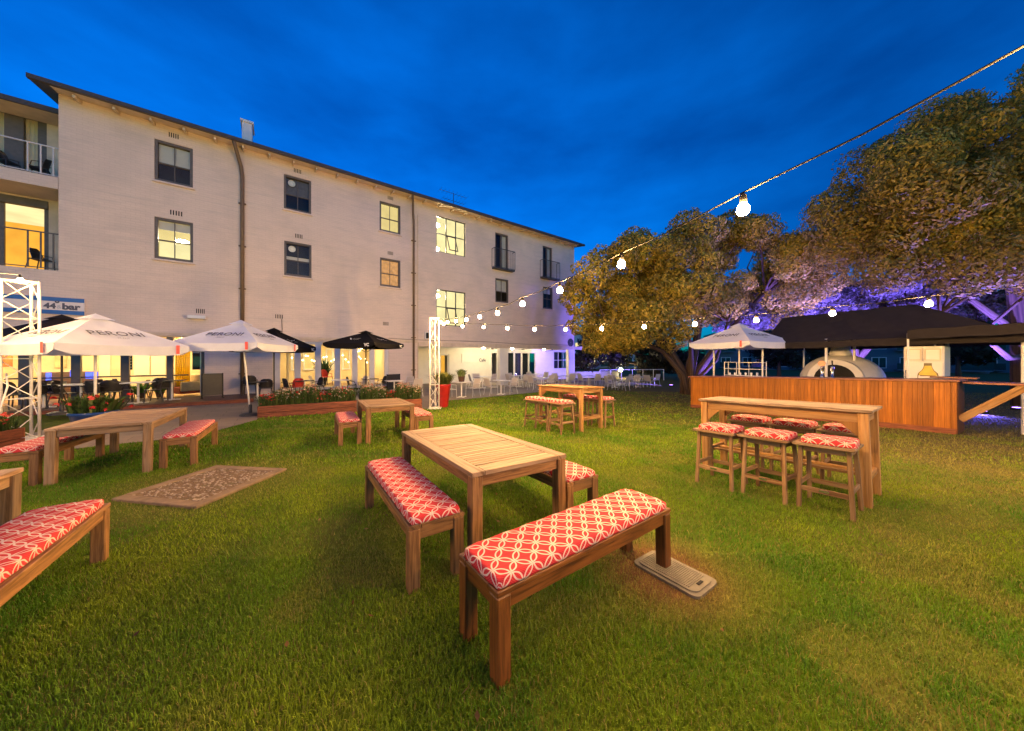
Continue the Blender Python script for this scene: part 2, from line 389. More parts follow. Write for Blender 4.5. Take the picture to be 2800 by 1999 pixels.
# ------------------------------------------------------------------ ground
def ground_mat():
    m, t, b, o = nodes('lawn_soil'); v = coord(t)
    n1 = noise(t, v, 1.1, 6, .6); n2 = noise(t, v, 30, 4, .7); n3 = noise(t, v, .35, 4)
    c = ramp(t, n2, [(.25, (.04, .06, .004)), (.5, (.09, .13, .008)), (.8, (.15, .18, .016))])
    c = mix(t, c, (.15, .115, .035), math_(t, 'MULTIPLY', ramp(t, n1, [(.48, (0, 0, 0)), (.7, (1, 1, 1))]), .6))
    sp = t.nodes.new('ShaderNodeSeparateXYZ'); t.links.new(v, sp.inputs[0])
    dry = math_(t, 'MULTIPLY', math_(t, 'SUBTRACT', sp.outputs[0], 3.0), .16)
    c = mix(t, c, (.15, .10, .045), math_(t, 'MULTIPLY', ramp(t, math_(t, 'ADD', dry, math_(t, 'MULTIPLY', n3, .5)), [(.35, (0, 0, 0)), (1., (1, 1, 1))]), .7))
    ds = t.nodes.new('ShaderNodeVectorMath'); ds.operation = 'DISTANCE'; t.links.new(v, ds.inputs[0]); ds.inputs[1].default_value = (1.1, 2.42, -.07)
    c = mix(t, c, (.13, .065, .025), ramp(t, math_(t, 'ADD', ds.outputs['Value'], math_(t, 'MULTIPLY', n1, .3)), [(.42, (1, 1, 1)), (.72, (0, 0, 0))]))
    t.links.new(c, b.inputs['Base Color']); b.inputs['Roughness'].default_value = .95; b.inputs['Specular IOR Level'].default_value = .1
    bump(t, b, n2, .6, .03); return m
xs = np.concatenate([np.linspace(-70, -14, 12), np.linspace(-13, 14, 82), np.linspace(16, 110, 20)])
ys = np.concatenate([np.linspace(-30, -3, 6), np.linspace(-2.5, 24, 80), np.linspace(26, 160, 24)])
X, Y = np.meshgrid(xs, ys); V = np.stack([X.ravel(), Y.ravel(), gz(X, Y).ravel()], 1)
nx, ny = len(xs), len(ys); ii = (np.arange(ny-1)[:, None]*nx+np.arange(nx-1)[None]).ravel()
lawn = ob('lawn', fast_mesh('lawn', V, np.stack([ii, ii+1, ii+nx+1, ii+nx], 1), ground_mat())); tag(lawn, kind='structure')
lawn.data.polygons.foreach_set('use_smooth', [True]*len(lawn.data.polygons))

edge_px = [(-260, 1290), (0, 1256), (96, 1242), (280, 1220), (424, 1206), (596, 1178), (700, 1150), (708, 1143), (975, 1125), (1176, 1118), (1222, 1096), (1350, 1085), (1480, 1072), (1600, 1060), (1700, 1056), (1800, 1052)]
edge = sorted([bl(p.x, p.y) for p in (gp(*q) for q in edge_px)]); es = np.array([e[0] for e in edge]); ed = np.array([e[1] for e in edge])
def on_patio(x, y):
    s = (x-P0.x)*DD.x+(y-P0.y)*DD.y; d = (x-P0.x)*II.x+(y-P0.y)*II.y
    return (d > np.interp(s, es, ed)-.03) & (s < es[-1]) & (d < 14)
def pave_mat():
    m, t, b, o = nodes('paving'); v = coord(t); br = t.nodes.new('ShaderNodeTexBrick'); t.links.new(v, br.inputs['Vector'])
    mp_ = t.nodes.new('ShaderNodeMapping'); mp_.inputs['Rotation'].default_value = (0, 0, -BYAW); t.links.new(v, mp_.inputs[0]); t.links.new(mp_.outputs[0], br.inputs['Vector'])
    br.inputs['Scale'].default_value = 1; br.inputs['Brick Width'].default_value = .8; br.inputs['Row Height'].default_value = .4; br.inputs['Mortar Size'].default_value = .008
    br.inputs['Color1'].default_value = (.27, .21, .16, 1); br.inputs['Color2'].default_value = (.22, .17, .13, 1); br.inputs['Mortar'].default_value = (.1, .08, .06, 1)
    c = mix(t, br.outputs['Color'], (.14, .11, .085), math_(t, 'MULTIPLY', noise(t, v, 1.3, 6, .65), .6))
    t.links.new(c, b.inputs['Base Color']); b.inputs['Roughness'].default_value = .7; bump(t, b, noise(t, v, 25, 4), .3, .01); return m
ss = np.unique(np.concatenate([np.linspace(es[0], es[-1], 90), es])); V = []; T = []
ND = 14
for s in ss:
    e = np.interp(s, es, ed); far = .02 if s < S_END else 10
    far = 4.5 if s > ws(1140) else far
    if s > S_END: far = 12
    for j in range(ND+1):
        p = wl(s, e+(far-e)*j/ND); V.append((p.x, p.y, gzf(p.x, p.y)+.014))
n = ND+1
for i in range(len(ss)-1):
    for j in range(ND): T.append((i*n+j, (i+1)*n+j, (i+1)*n+j+1, i*n+j+1))
patio = ob('pavement', fast_mesh('pavement', np.array(V), np.array(T), pave_mat())); tag(patio, kind='structure')
patio.data.polygons.foreach_set('use_smooth', [True]*len(T))

# gravel pad with a concrete kerb, and a utility cover
PAD = [gp(*q) for q in ((304, 1370), (536, 1393), (786, 1286), (592, 1277))]
COV = [gp(*q) for q in ((1755, 1545), (1893, 1632), (1946, 1590), (1790, 1520))]
def inside(poly, x, y, grow=0):
    c = sum(poly, Vector())/len(poly); r = np.ones_like(x, bool)
    for a, b in zip(poly, poly[1:]+poly[:1]):
        e = b-a; L = math.hypot(e.x, e.y); cr = ((x-a.x)*e.y-(y-a.y)*e.x)/L; cc = ((c.x-a.x)*e.y-(c.y-a.y)*e.x)/L
        r &= cr*np.sign(cc) > -grow
    return r
conc = plain('concrete', (.22, .15, .085), .9, .25, 9, bmp=.5)
pad = thing('gravel_pad', 'rectangular gravel pad with a flush concrete kerb set in the lawn', 'gravel pad', sum(PAD, Vector())/4)
cpt = pad.location.copy()
def gpt(p, dz=0): return Vector((p.x, p.y, gzf(p.x, p.y)+dz))
for a, b in zip(PAD, PAD[1:]+PAD[:1]):
    n_ = Vector((-(b-a).y, (b-a).x, 0)).normalized()*.06
    if (cpt-a).dot(n_) < 0: n_ = -n_
    t_ = (b-a).normalized()*.12
    a_ = gpt(a+n_+t_*(.0))-cpt; b_ = gpt(b+n_-t_)-cpt
    MB().bar(a_, b_, .12, .06, .008).build('kerb', conc, pad)
def gravel_mat():
    m, t, b, o = nodes('gravel'); v = coord(t); n = noise(t, v, 60, 5, .7); vo = t.nodes.new('ShaderNodeTexVoronoi'); vo.inputs['Scale'].default_value = 70; t.links.new(v, vo.inputs['Vector'])
    c = ramp(t, n, [(.3, (.05, .03, .014)), (.5, (.17, .105, .05)), (.75, (.30, .20, .11))]); c = mix(t, c, (.10, .10, .025), math_(t, 'MULTIPLY', ramp(t, noise(t, v, 5, 4), [(.5, (0, 0, 0)), (.7, (1, 1, 1))]), .4))
    t.links.new(c, b.inputs['Base Color']); b.inputs['Roughness'].default_value = .95; bump(t, b, vo.outputs['Distance'], .8, .015); return m
V = []; T = []
G = 14
for i in range(G+1):
    for j in range(G+1):
        u, v_ = .06+.88*i/G, .06+.88*j/G; p = (PAD[0]*(1-u)+PAD[1]*u)*(1-v_)+(PAD[3]*(1-u)+PAD[2]*u)*v_
        V.append(tuple(gpt(p, .012+.008*random.random())-cpt))
T = [(i*(G+1)+j, (i+1)*(G+1)+j, (i+1)*(G+1)+j+1, i*(G+1)+j+1) for i in range(G) for j in range(G)]
ob('gravel', fast_mesh('gravel', np.array(V), np.array(T), gravel_mat()), pad)
# loose stones
st = MB()
for _ in range(420):
    u, v_ = random.uniform(.08, .92), random.uniform(.08, .92); p = (PAD[0]*(1-u)+PAD[1]*u)*(1-v_)+(PAD[3]*(1-u)+PAD[2]*u)*v_
    r = random.uniform(.006, .016); st.box(tuple(gpt(p, .018)-cpt), (r*2, r*1.5, r), Matrix.Identity(4), r*.4)
tag(st.build('loose_stones', plain('stone', (.34, .27, .19), .9, .4, 40), pad), kind='stuff')

cov = thing('utility_cover', 'grey ribbed utility pit cover under a bench leg', 'pit cover', sum(COV, Vector())/4)
cc = cov.location.copy(); u_ = ((COV[1]-COV[0])+(COV[2]-COV[3])).normalized(); v_ = Vector((-u_.y, u_.x, 0))
CL, CW = .44, .25
def rrect(l, w, r, z, n=5):
    pts = []
    for sx, sy, a0 in ((1, 1, 0), (-1, 1, 90), (-1, -1, 180), (1, -1, 270)):
        for i in range(n+1):
            a = R(a0+90*i/n); q = u_*(sx*(l/2-r)+r*math.cos(a))+v_*(sy*(w/2-r)+r*math.sin(a)); p = cc+q; pts.append(gpt(p, z)-cc)
    return pts
cgrey = plain('cover_grey', (.15, .13, .09), .6, .2, 14, bmp=.3)
for nm, l, w, z0, z1 in (('rim', CL+.05, CW+.05, -.05, .020), ('lid', CL, CW, .0, .030)):
    mb = MB(); a, b = rrect(l, w, .05, z0), rrect(l, w, .05, z1); mb.poly(b)
    for i in range(len(a)): j = (i+1) % len(a); mb.quad(a[i], a[j], b[j], b[i])
    o = mb.build(nm, cgrey, cov)
rb = MB()
for i in range(26):
    x = -CL/2+.02+i*(CL-.08)/25
    p0 = gpt(cc+u_*x-v_*(CW/2-.02), .032)-cc; p1 = gpt(cc+u_*x+v_*(CW/2-.02), .032)-cc; rb.bar(p0, p1, .006, .005, .001)
rb.build('tread_ribs', cgrey, cov)
MB().bar(gpt(cc+u_*(CL/2-.035)-v_*.03, .034)-cc, gpt(cc+u_*(CL/2-.035)+v_*.03, .034)-cc, .02, .006).build('lifting_slot', M['black'], cov)

# dry soil around the cover shows through thin grass; grass blades
def value_noise(x, y, sc, seed):
    r = np.random.default_rng(seed); t = r.random((64, 64)); u, v = x*sc, y*sc
    i, j = np.floor(u).astype(int), np.floor(v).astype(int); a, b = u-i, v-j; a = a*a*(3-2*a); b = b*b*(3-2*b)
    g = lambda p, q: t[p % 64, q % 64]
    return (g(i, j)*(1-a)+g(i+1, j)*a)*(1-b)+(g(i, j+1)*(1-a)+g(i+1, j+1)*a)*b
def grass(zones):
    VV, TT, CC = [], [], []; base = 0
    for y0, y1, dens, hh, ww, segs in zones:
        area = 1.95*(y1*y1-y0*y0)+4.0*(y1-y0) if y0 >= 0 else 20; n = int(area*dens)
        y = np.sqrt(rng.random(n)*(y1*y1-y0*y0)+y0*y0) if y0 > 0 else y0+rng.random(n)*(y1-y0)
        x = (rng.random(n)*2-1)*(1.95*np.abs(y)+2.0)
        q = .5*value_noise(x, y, 1.3, 1)+.3*value_noise(x, y, 3.1, 2)+.2*value_noise(x, y, 9, 3)
        dry = np.clip((x-3.6)*.10+(q-.5)*1.3+.05, 0, 1)*np.clip((y-1.5)*.35, .25, 1); cx_, cy_ = cov.location.x, cov.location.y
        dc = np.hypot(x-cx_, y-cy_); dry = np.maximum(dry, np.clip(1.5-dc*2.2, 0, 1)*np.clip(.45+q*1.1, 0, 1)); pat = value_noise(x, y, .9, 31)*value_noise(x, y, 2.9, 32); dry = np.maximum(dry, np.clip((pat-.34)*1.5, 0, .42))
        dp = np.hypot((x-cpt.x), (y-cpt.y)); dry = np.maximum(dry, np.clip(1.5-dp*1.15, 0, .85))
        keep = ~on_patio(x, y) & ~inside(PAD, x, y, .0) & ~inside(COV, x, y, .02) & (rng.random(n) > dry*.72)
        x, y, q, dry = x[keep], y[keep], q[keep], dry[keep]; n = len(x); z = gz(x, y)
        h = hh*(.55+.8*rng.random(n))*(1-.4*dry)*(.75+.5*q); a = rng.random(n)*6.283; lean = .25+.75*rng.random(n); wd = ww*(.6+.7*rng.random(n))
        dx, dy = np.cos(a), np.sin(a); p = np.stack([x, y, z], 1); side = np.stack([-dy, dx, 0*x], 1)*wd[:, None]
        f1 = np.stack([dx*h*.25*lean, dy*h*.25*lean, h*.6], 1); f2 = np.stack([dx*h*.8*lean, dy*h*.8*lean, h*(1.02-.3*lean)], 1)
        tone = (.6+.8*rng.random(n))[:, None]
        q2 = np.clip((value_noise(x, y, .7, 11)*.5+value_noise(x, y, 2.3, 12)*.5-.35)*2.2, 0, 1)[:, None]; gcol = np.array([[.085, .205, .006]])*(1-q2)+np.array([[.225, .310, .010]])*q2
        cc_ = (gcol*(1-dry[:, None])+np.array([[.27, .22, .055]])*dry[:, None])*tone
        brown = rng.random(n) < .04+.25*dry+.10*value_noise(x, y, 1.7, 21); cc_[brown] = np.array([.25, .21, .05])*tone[brown]
        if segs == 3:
            v = np.stack([p-side, p+side, p+f1-side*.75, p+f1+side*.75, p+f2], 1).reshape(-1, 3); k = np.arange(n)*5+base
            t = np.concatenate([np.stack([k, k+1, k+2], 1), np.stack([k+1, k+3, k+2], 1), np.stack([k+2, k+3, k+4], 1)]); m = 5
        else:
            v = np.stack([p-side, p+side, p+f2], 1).reshape(-1, 3); k = np.arange(n)*3+base; t = np.stack([k, k+1, k+2], 1); m = 3
        base += len(v); VV.append(v); TT.append(t); CC.append(np.repeat(cc_, m, 0))
    return fast_mesh('grass', np.concatenate(VV), np.concatenate(TT), M['grass'], np.concatenate(CC))
GRASS = grass([(-1.2, 1.3, 2600, .042, .0022, 1), (1.3, 2.6, 17000, .033, .0020, 3), (2.6, 5, 5600, .037, .0034, 1), (5, 9, 1500, .048, .0075, 1), (9, 20, 260, .055, .018, 1)])
tag(ob('grass', GRASS), 'short mown green grass covering the lawn', 'grass', kind='stuff')

# ------------------------------------------------------------------ hotel building (local frame: x along the facade, y into the building)
hotel = thing('hotel_building', 'long three storey painted brick hotel with dark eaves, balconies and lit ground floor', 'building', tuple(P0), BYAW)
DECK_Z = -.12
S_COR = ws(160); S_LEFT = ws(-420)
def slice_z(px, py, off=0): return wp(px, py, off)[1]
Z_TOP = slice_z(166, 252)              # top of brickwork under the eaves
Z_BAL1 = slice_z(30, 728)              # first balcony floor edge
holes = []                             # (s0, s1, z0, z1) in the main wall
def win_rect(x0, x1, ytl, ybl): s0, zt = wp(x0, ytl); _, zb = wp(x0, ybl); return s0, ws(x1), zb, zt
W = {}
W['w1u'] = win_rect(422, 527.5, 378, 492); W['w1l'] = win_rect(422, 528, 591, 706.5)
W['w2u'] = win_rect(776, 851, 474.5, 571); W['w2l'] = win_rect(777, 852, 657, 752.7)
W['w3u'] = win_rect(1038, 1095, 548, 630.5); W['w3l'] = win_rect(1039, 1095, 703, 782)
W['bigu'] = win_rect(1193, 1273, 588, 687)
a = W['bigu']; b_ = win_rect(1194, 1274, 790, 880); W['bigl'] = (a[0], a[1], b_[3]-(a[3]-a[2]), b_[3])
W['d1'] = win_rect(1354, 1390, 634, 733); W['d2'] = win_rect(1484, 1510, 671, 759)
W['w4'] = win_rect(1354.6, 1390.6, 759.5, 826); W['w5'] = win_rect(1484.5, 1511.6, 783, 844)
Z_SHOP = slice_z(466, 921); S_R1 = ws(559); S_R2a, S_R2b = ws(746), ws(1063); S_CAFE = ws(1143); Z_CAFE = slice_z(1143, 947)
FLOOR2 = -.10
FL_CAFE = -.47
holes = list(W.values())+[(S_LEFT+.5, S_R1, DECK_Z-.02, Z_SHOP), (S_R2a, S_R2b, FLOOR2-.1, Z_SHOP-.05), (S_CAFE, S_END-.0, FL_CAFE-.2, Z_CAFE)]
def wall_holes(mb, s0, s1, z0, z1, hs, th, y=0):
    xs = sorted({s0, s1, *[min(max(v, s0), s1) for h in hs for v in h[:2]]}); zs = sorted({z0, z1, *[min(max(v, z0), z1) for h in hs for v in h[2:]]})
    def solid(a, b):
        if a < 0 or b < 0 or a >= len(xs)-1 or b >= len(zs)-1: return None
        cx_, cz = (xs[a]+xs[a+1])/2, (zs[b]+zs[b+1])/2
        return not any(h[0] < cx_ < h[1] and h[2] < cz < h[3] for h in hs)
    for a in range(len(xs)-1):
        for b in range(len(zs)-1):
            if not solid(a, b): continue
            x0, x1, q0, q1 = xs[a], xs[a+1], zs[b], zs[b+1]
            mb.quad((x0, y, q0), (x1, y, q0), (x1, y, q1), (x0, y, q1)); mb.quad((x1, y+th, q0), (x0, y+th, q0), (x0, y+th, q1), (x1, y+th, q1))
            if not solid(a-1, b): mb.quad((x0, y+th, q0), (x0, y, q0), (x0, y, q1), (x0, y+th, q1))
            if not solid(a+1, b): mb.quad((x1, y, q0), (x1, y+th, q0), (x1, y+th, q1), (x1, y, q1))
            if not solid(a, b-1): mb.quad((x0, y+th, q0), (x1, y+th, q0), (x1, y, q0), (x0, y, q0))
            if not solid(a, b+1): mb.quad((x0, y, q1), (x1, y, q1), (x1, y+th, q1), (x0, y+th, q1))
mb = MB(); TH = .24
wall_holes(mb, S_COR, S_END, -.9, Z_TOP, holes, TH)
wall_holes(mb, S_LEFT, S_COR, -.9, Z_BAL1, holes, TH)
# return walls, back and ends
mb.quad((S_COR, TH, Z_BAL1), (S_COR, 1.5, Z_BAL1), (S_COR, 1.5, Z_TOP), (S_COR, TH, Z_TOP))
mb.quad((S_END, TH, Z_CAFE), (S_END, 9, Z_CAFE), (S_END, 9, Z_TOP), (S_END, TH, Z_TOP))
mb.quad((S_LEFT, 9, -.9), (S_END, 9, -.9), (S_END, 9, Z_TOP), (S_LEFT, 9, Z_TOP))
mb.build('wall', M['brick'], hotel)

# windows -----------------------------------------------------------
def pane(parent, s0, s1, z0, z1, y): return MB().quad((s0, y, z0), (s1, y, z0), (s1, y, z1), (s0, y, z1)).build('pane', M['glass'], parent)
def wavy(parent, name, s0, s1, z0, z1, y, m, folds=10, amp=.03):
    mb = MB(); n = folds*4
    for i in range(n):
        a, b = s0+(s1-s0)*i/n, s0+(s1-s0)*(i+1)/n; ya, yb = y+amp*math.sin(i*math.pi/2), y+amp*math.sin((i+1)*math.pi/2)
        mb.quad((a, ya, z0), (b, yb, z0), (b, yb, z1), (a, ya, z1))
    return mb.build(name, m, parent, smooth=True)
def backing(parent, s0, s1, z0, z1, m, d=.9):
    mb = MB(); y0, y1 = TH+.005, TH+d; e = .12
    s0, s1, z0, z1 = s0-e, s1+e, z0-e, z1+e
    mb.quad((s0, y1, z0), (s1, y1, z0), (s1, y1, z1), (s0, y1, z1)); mb.quad((s0, y0, z0), (s0, y1, z0), (s0, y1, z1), (s0, y0, z1)); mb.quad((s1, y1, z0), (s1, y0, z0), (s1, y0, z1), (s1, y1, z1))
    mb.quad((s0, y0, z1), (s0, y1, z1), (s1, y1, z1), (s1, y0, z1)); mb.quad((s0, y0, z0), (s1, y0, z0), (s1, y1, z0), (s0, y1, z0))
    return mb.build('room_lining', m, parent)
def frame_mb(s0, s1, z0, z1, y, w, d):
    mb = MB(); mb.box(((s0+s1)/2, y, z1-w/2), (s1-s0, d, w)); mb.box(((s0+s1)/2, y, z0+w/2), (s1-s0, d, w))
    for x in (s0+w/2, s1-w/2): mb.box((x, y, (z0+z1)/2), (w, d, z1-z0-2*w))
    return mb
def sash(key, upper=None, lower=None, back=None, fan=False):
    s0, s1, z0, z1 = W[key]; mb = frame_mb(s0+.002, s1-.002, z0+.002, z1-.002, .10, .09, .14); zm = z0+(z1-z0)*.47
    i0, i1, q0, q1 = s0+.09, s1-.09, z0+.09, z1-.09
    mb.box(((i0+i1)/2, .11, zm), (i1-i0, .06, .05)); mb.box(((i0+i1)/2, .11, (q0+zm)/2), (.03, .04, zm-q0-.05)); mb.box(((i0+i1)/2, .11, (q1+zm)/2), (.03, .04, q1-zm-.05))
    mb.box(((i0+i1)/2, .10, q0+.02), (i1-i0, .06, .04))
    wn = mb.build('window', M['frame_grey'], hotel); sm = (i0+i1)/2
    for a, b in ((i0, sm-.015), (sm+.015, i1)):
        pane(wn, a, b, q0+.04, zm-.025, .125); pane(wn, a, b, zm+.025, q1, .125)
    MB().box(((s0+s1)/2, -.02, z0-.035), (s1-s0+.12, .14, .07)).build('sill', M['brick'], wn)
    if upper: upper(wn, i0, i1, zm, q1)
    if lower: lower(wn, i0, i1, q0, zm)
    backing(wn, s0, s1, z0, z1, back or M['dark_room'])
    if fan:
        cx_ = i0+(i1-i0)*.24; cz = q1-.24
        f = MB(); f.lathe([(.0, 0), (.06, 0), (.06, -.02), (.13, -.02), (.15, .0), (.15, .03)], 20); o = f.build('exhaust_fan', M['white_paint'], wn); o.location = (cx_, .112, cz); o.rotation_euler = (R(90), 0, 0)
    return wn
def panel(m, name='blind', y=.2, k0=0, k1=1):
    def fn(p, a, b, z0, z1): zz0, zz1 = z0+(z1-z0)*k0, z0+(z1-z0)*k1; MB().box(((a+b)/2, y, (zz0+zz1)/2), (b-a, .01, zz1-zz0), b=.001).build(name, m, p)
    return fn
def curtain(m): return lambda p, a, b, z0, z1: wavy(p, 'curtain', a, b, z0, z1, .2, m, 9, .025)
sash('w1u', upper=panel(M['blind'], 'roller_blind'))
sash('w1l', upper=panel(M['blind'], 'roller_blind', .2, .58, 1), lower=panel(M['lit_cream'], 'room_glow', .3), back=M['lit_yellow']); a_ = W['w1l']; MB().lathe([(0, -.05), (.16, -.04), (.2, 0), (.16, .04), (0, .05)], 14, (a_[1]-.42, .7, a_[2]+(a_[3]-a_[2])*.6)).build('ceiling_lamp', M['lamp_white'], hotel, smooth=True)  # lower panel glows by itself to stand for the lamp-lit room
sash('w2u', upper=panel(M['frame_grey'], 'obscure_sheet', .21), fan=True); sash('w2l', upper=panel(M['blind'], 'roller_blind', .2, 0, .25), fan=True)
sash('w3u', upper=curtain(M['lit_yellow']), lower=curtain(M['lit_yellow'])); sash('w3l', upper=curtain(M['lit_orange']), lower=curtain(M['lit_orange']))
sash('w4', upper=panel(M['blind'], 'roller_blind')); sash('w5', upper=panel(M['blind'], 'roller_blind', .2, .5, 1))
for key in ('bigu', 'bigl'):
    s0, s1, z0, z1 = W[key]; mb = frame_mb(s0+.002, s1-.002, z0+.002, z1-.002, .10, .05, .08); zm = z0+(z1-z0)*.52
    for q in (.34, .67): mb.box((s0+(s1-s0)*q, .10, (z0+z1)/2), (.06, .06, z1-z0-.1))
    mb.box(((s0+s1)/2, .10, zm), (s1-s0-.1, .05, .05)); wn = mb.build('window', M['dark_metal'], hotel)
    for q0, q1 in ((0, .34), (.34, .67), (.67, 1)):
        a, b = s0+(s1-s0)*q0+.03, s0+(s1-s0)*q1-.03; pane(wn, a, b, zm+.025, z1-.05, .12)
        if q0 != .34: pane(wn, a, b, z0+.05, zm-.025, .12)
    a, b = s0+(s1-s0)*.34+.03, s0+(s1-s0)*.67-.03; h = zm-z0-.08
    o = frame_mb(a, b, -h, 0, 0, .05, .04).build('awning_sash', M['dark_metal'], wn, (0, .07, zm-.03)); o.rotation_euler = (R(-22), 0, 0)
    backing(wn, s0, s1, z0, z1, M['lit_cream'], 1.0)
    MB().lathe([(.0, -.1), (.09, -.08), (.12, 0), (.09, .08), (0, .1)], 12, (s0+.35, .6, z1-.35 if key == 'bigu' else z1-.3)).build('room_lamp', M['lamp_white'], wn, smooth=True)
    if key == 'bigu': MB().lathe([(.0, -.1), (.1, -.08), (.14, 0), (.1, .08), (0, .1)], 12, (s0+.3, .6, z0+.35)).build('room_lamp', M['lamp_white'], wn, smooth=True)
for key, rx0, rx1, ry in (('d1', 1345, 1400, 680), ('d2', 1477, 1522, 711.5)):
    s0, s1, z0, z1 = W[key]; mb = frame_mb(s0+.002, s1-.002, z0+.002, z1-.002, .12, .10, .12); mb.box(((s0+s1)/2, .12, (z0+z1)/2), (.12, .08, z1-z0-.2))
    d = mb.build('door', M['frame_grey'], hotel); pane(d, s0+.1, (s0+s1)/2-.06, z0+.1, z1-.1, .14); pane(d, (s0+s1)/2+.06, s1-.1, z0+.1, z1-.1, .14); backing(d, s0, s1, z0, z1, M['dark_room'])
    wavy(d, 'curtain', s1-.42, s1-.1, z0+.1, z1-.1, .2, M['blind'], 4, .02)
    a, b = ws(rx0), ws(rx1); zt = slice_z(rx0, ry); bal = MB()
    bal.box(((a+b)/2, -.36, zt), (b-a, .04, .04)); bal.box(((a+b)/2, -.36, z0+.02), (b-a, .03, .03)); bal.box(((a+b)/2, -.18, z0-.06), (b-a, .38, .08))
    for x in (a, b):
        bal.box((x, -.36, (z0+zt)/2), (.03, .03, zt-z0)); bal.bar((x, -.36, zt), (x, 0, zt), .03, .03); bal.bar((x, -.36, z0+.02), (x, 0, z0+.02), .03, .03); bal.box((x, -.01, (z0+zt)/2), (.03, .02, zt-z0))
    jb = bal.build('juliet_balcony', M['dark_metal'], hotel); n = 13
    for i in range(1, n): MB().box((a+(b-a)*i/n, -.36, (z0+zt)/2), (.016, .016, zt-z0-.06)).build('baluster', M['dark_metal'], jb)

# air bricks ---------------------------------------------------------
for px, py, wpx, dark in ((475, 371, 30, 1), (482, 583, 37, 1), (813.5, 468, 22, 1), (817, 646, 22, 1), (1067.6, 542, 16, 1), (1067.6, 692.5, 16, 1), (548, 851, 26, 1), (763, 865.5, 23, 1), (1054.6, 885, 16, 1)):
    s, z = wp(px, py); w_ = ws(px+wpx/2)-ws(px-wpx/2); mb = MB()
    for i in range(5): mb.box((s-w_/2+w_*(i+.5)/5, .004, z), (w_/5*.45, .03, .19), b=.002)
    mb.build('air_vent', M['black'], hotel)

# eaves, roof, gutter, pipes ----------------------------------------------
OV = -.62
SL, ZG = wp(76, 216, OV); SR = ws(1597, OV); PITCH = .16
roof = MB()
roof.poly([(SL, OV, ZG+.13), (SR, OV, ZG+.13), (SR, 5, ZG+.13+(5-OV)*PITCH), (SL, 5, ZG+.13+(5-OV)*PITCH)])
roof.poly([(SR, OV, ZG+.03), (SL, OV, ZG+.03), (SL, 5, ZG+.03+(5-OV)*PITCH), (SR, 5, ZG+.03+(5-OV)*PITCH)])
for x in (SL, SR): roof.quad((x, OV, ZG+.03), (x, 5, ZG+.03+(5-OV)*PITCH), (x, 5, ZG+.13+(5-OV)*PITCH), (x, OV, ZG+.13))
roof.poly([(SL, 5, ZG+.13+(5-OV)*PITCH), (SR, 5, ZG+.13+(5-OV)*PITCH), (SR, 10, ZG+.1), (SL, 10, ZG+.1)])
rf = roof.build('roof', M['gutter'], hotel)
MB().box(((SL+SR)/2, OV-.06, ZG+.08), (SR-SL, .12, .15)).build('gutter', M['gutter'], rf)
sf = MB(); sf.quad((S_COR, OV+.02, ZG+.015), (S_COR, .0, ZG+.015-OV*PITCH), (S_END, 0, ZG+.015-OV*PITCH), (S_END, OV+.02, ZG+.015)); sf.build('soffit', M['soffit'], rf)
x = S_COR+.5
while x < S_END-.2:
    MB().bar((x, OV+.08, ZG-.07), (x, .0, ZG-.07-OV*PITCH), .07, .10).build('rafter_tail', M['soffit'], rf); x += .92
ch = MB(); sc, zc = wp(681, 342, 1.2); s0, s1 = ws(662, 1.2), ws(690, 1.2); ch.box(((s0+s1)/2, 1.5, (zc+ZG)/2), (s1-s0, .9, zc-ZG)); ch.box(((s0+s1)/2, 1.5, zc+.05), (s1-s0+.12, 1.02, .1))
c_ = ch.build('chimney', M['white_paint'], rf); MB().lathe([(.14, 0), (.14, .22), (.1, .25), (0, .25)], 12, ((s0+s1)/2, 1.5, zc+.1)).build('chimney_pot', M['dark_metal'], c_)
an = MB(); s, z = wp(1240, 528, 1.5); zb = ZG+.3; an.tube([(s, 1.5, zb), (s, 1.5, z)], .02, 6)
for q, L in ((z-.05, 2.0), (z-.55, 1.6)):
    an.tube([(s-L/2, 1.5, q), (s+L/2, 1.5, q)], .012, 5)
    for i in range(8): an.tube([(s-L/2+L*i/7, 1.15, q), (s-L/2+L*i/7, 1.85, q)], .008, 4)
an.build('tv_antenna', M['dark_metal'], rf)
for px, ytop in ((663, 395), (1130, 545)):
    s = ws(px); mb = MB(); mb.tube([(s-.25, OV-.02, ZG+.02), (s-.2, OV+.1, ZG-.2), (s-.05, -.12, ZG-.75), (s, -.09, ZG-1.2), (s, -.09, -.3)], .075 if px < 700 else .06, 10); p = mb.build('downpipe', M['pipe'], hotel, smooth=True)
    for q in np.arange(.8, ZG-1.3, 1.9): MB().box((s, -.06, q), (.26, .1, .05)).build('bracket', M['pipe'], p)
# thin pipe, cables and small wall fittings
MB().tube([(ws(1142), -.04, ZG-.8), (ws(1142), -.04, .1)], .022, 6).build('conduit', M['soffit'], hotel)
mb = MB(); s0, z0 = wp(1062, 925); s1, z1 = wp(1562, 945); pts = [(s0+(s1-s0)*i/12, -.03, z0+(z1-z0)*i/12-.03*math.sin(i)) for i in range(13)]; mb.tube(pts, .014, 5); mb.build('wall_cable', M['frame_grey'], hotel)
mb = MB(); s0, z0 = wp(763, 872); mb.tube([(s0+.1, -.03, z0), (s0+.12, -.03, z0-.5), (s0+.1, -.03, z0-.9)], .012, 5); mb.build('wall_cable', M['pipe'], hotel)
s, z = wp(540, 868); wlmp = MB().box((s, -.12, z), (.55, .24, .13)).build('wall_light', M['white_paint'], hotel); MB().box((s, -.14, z-.068), (.45, .16, .01), b=.002).build('diffuser', M['ink_light'], wlmp)
s, z = wp(1165, 918); spk = MB().box((s, -.12, z), (.26, .2, .42)).build('wall_speaker', M['white_paint'], hotel); MB().box((s, -.225, z), (.18, .012, .34)).build('grille', M['black'], spk)
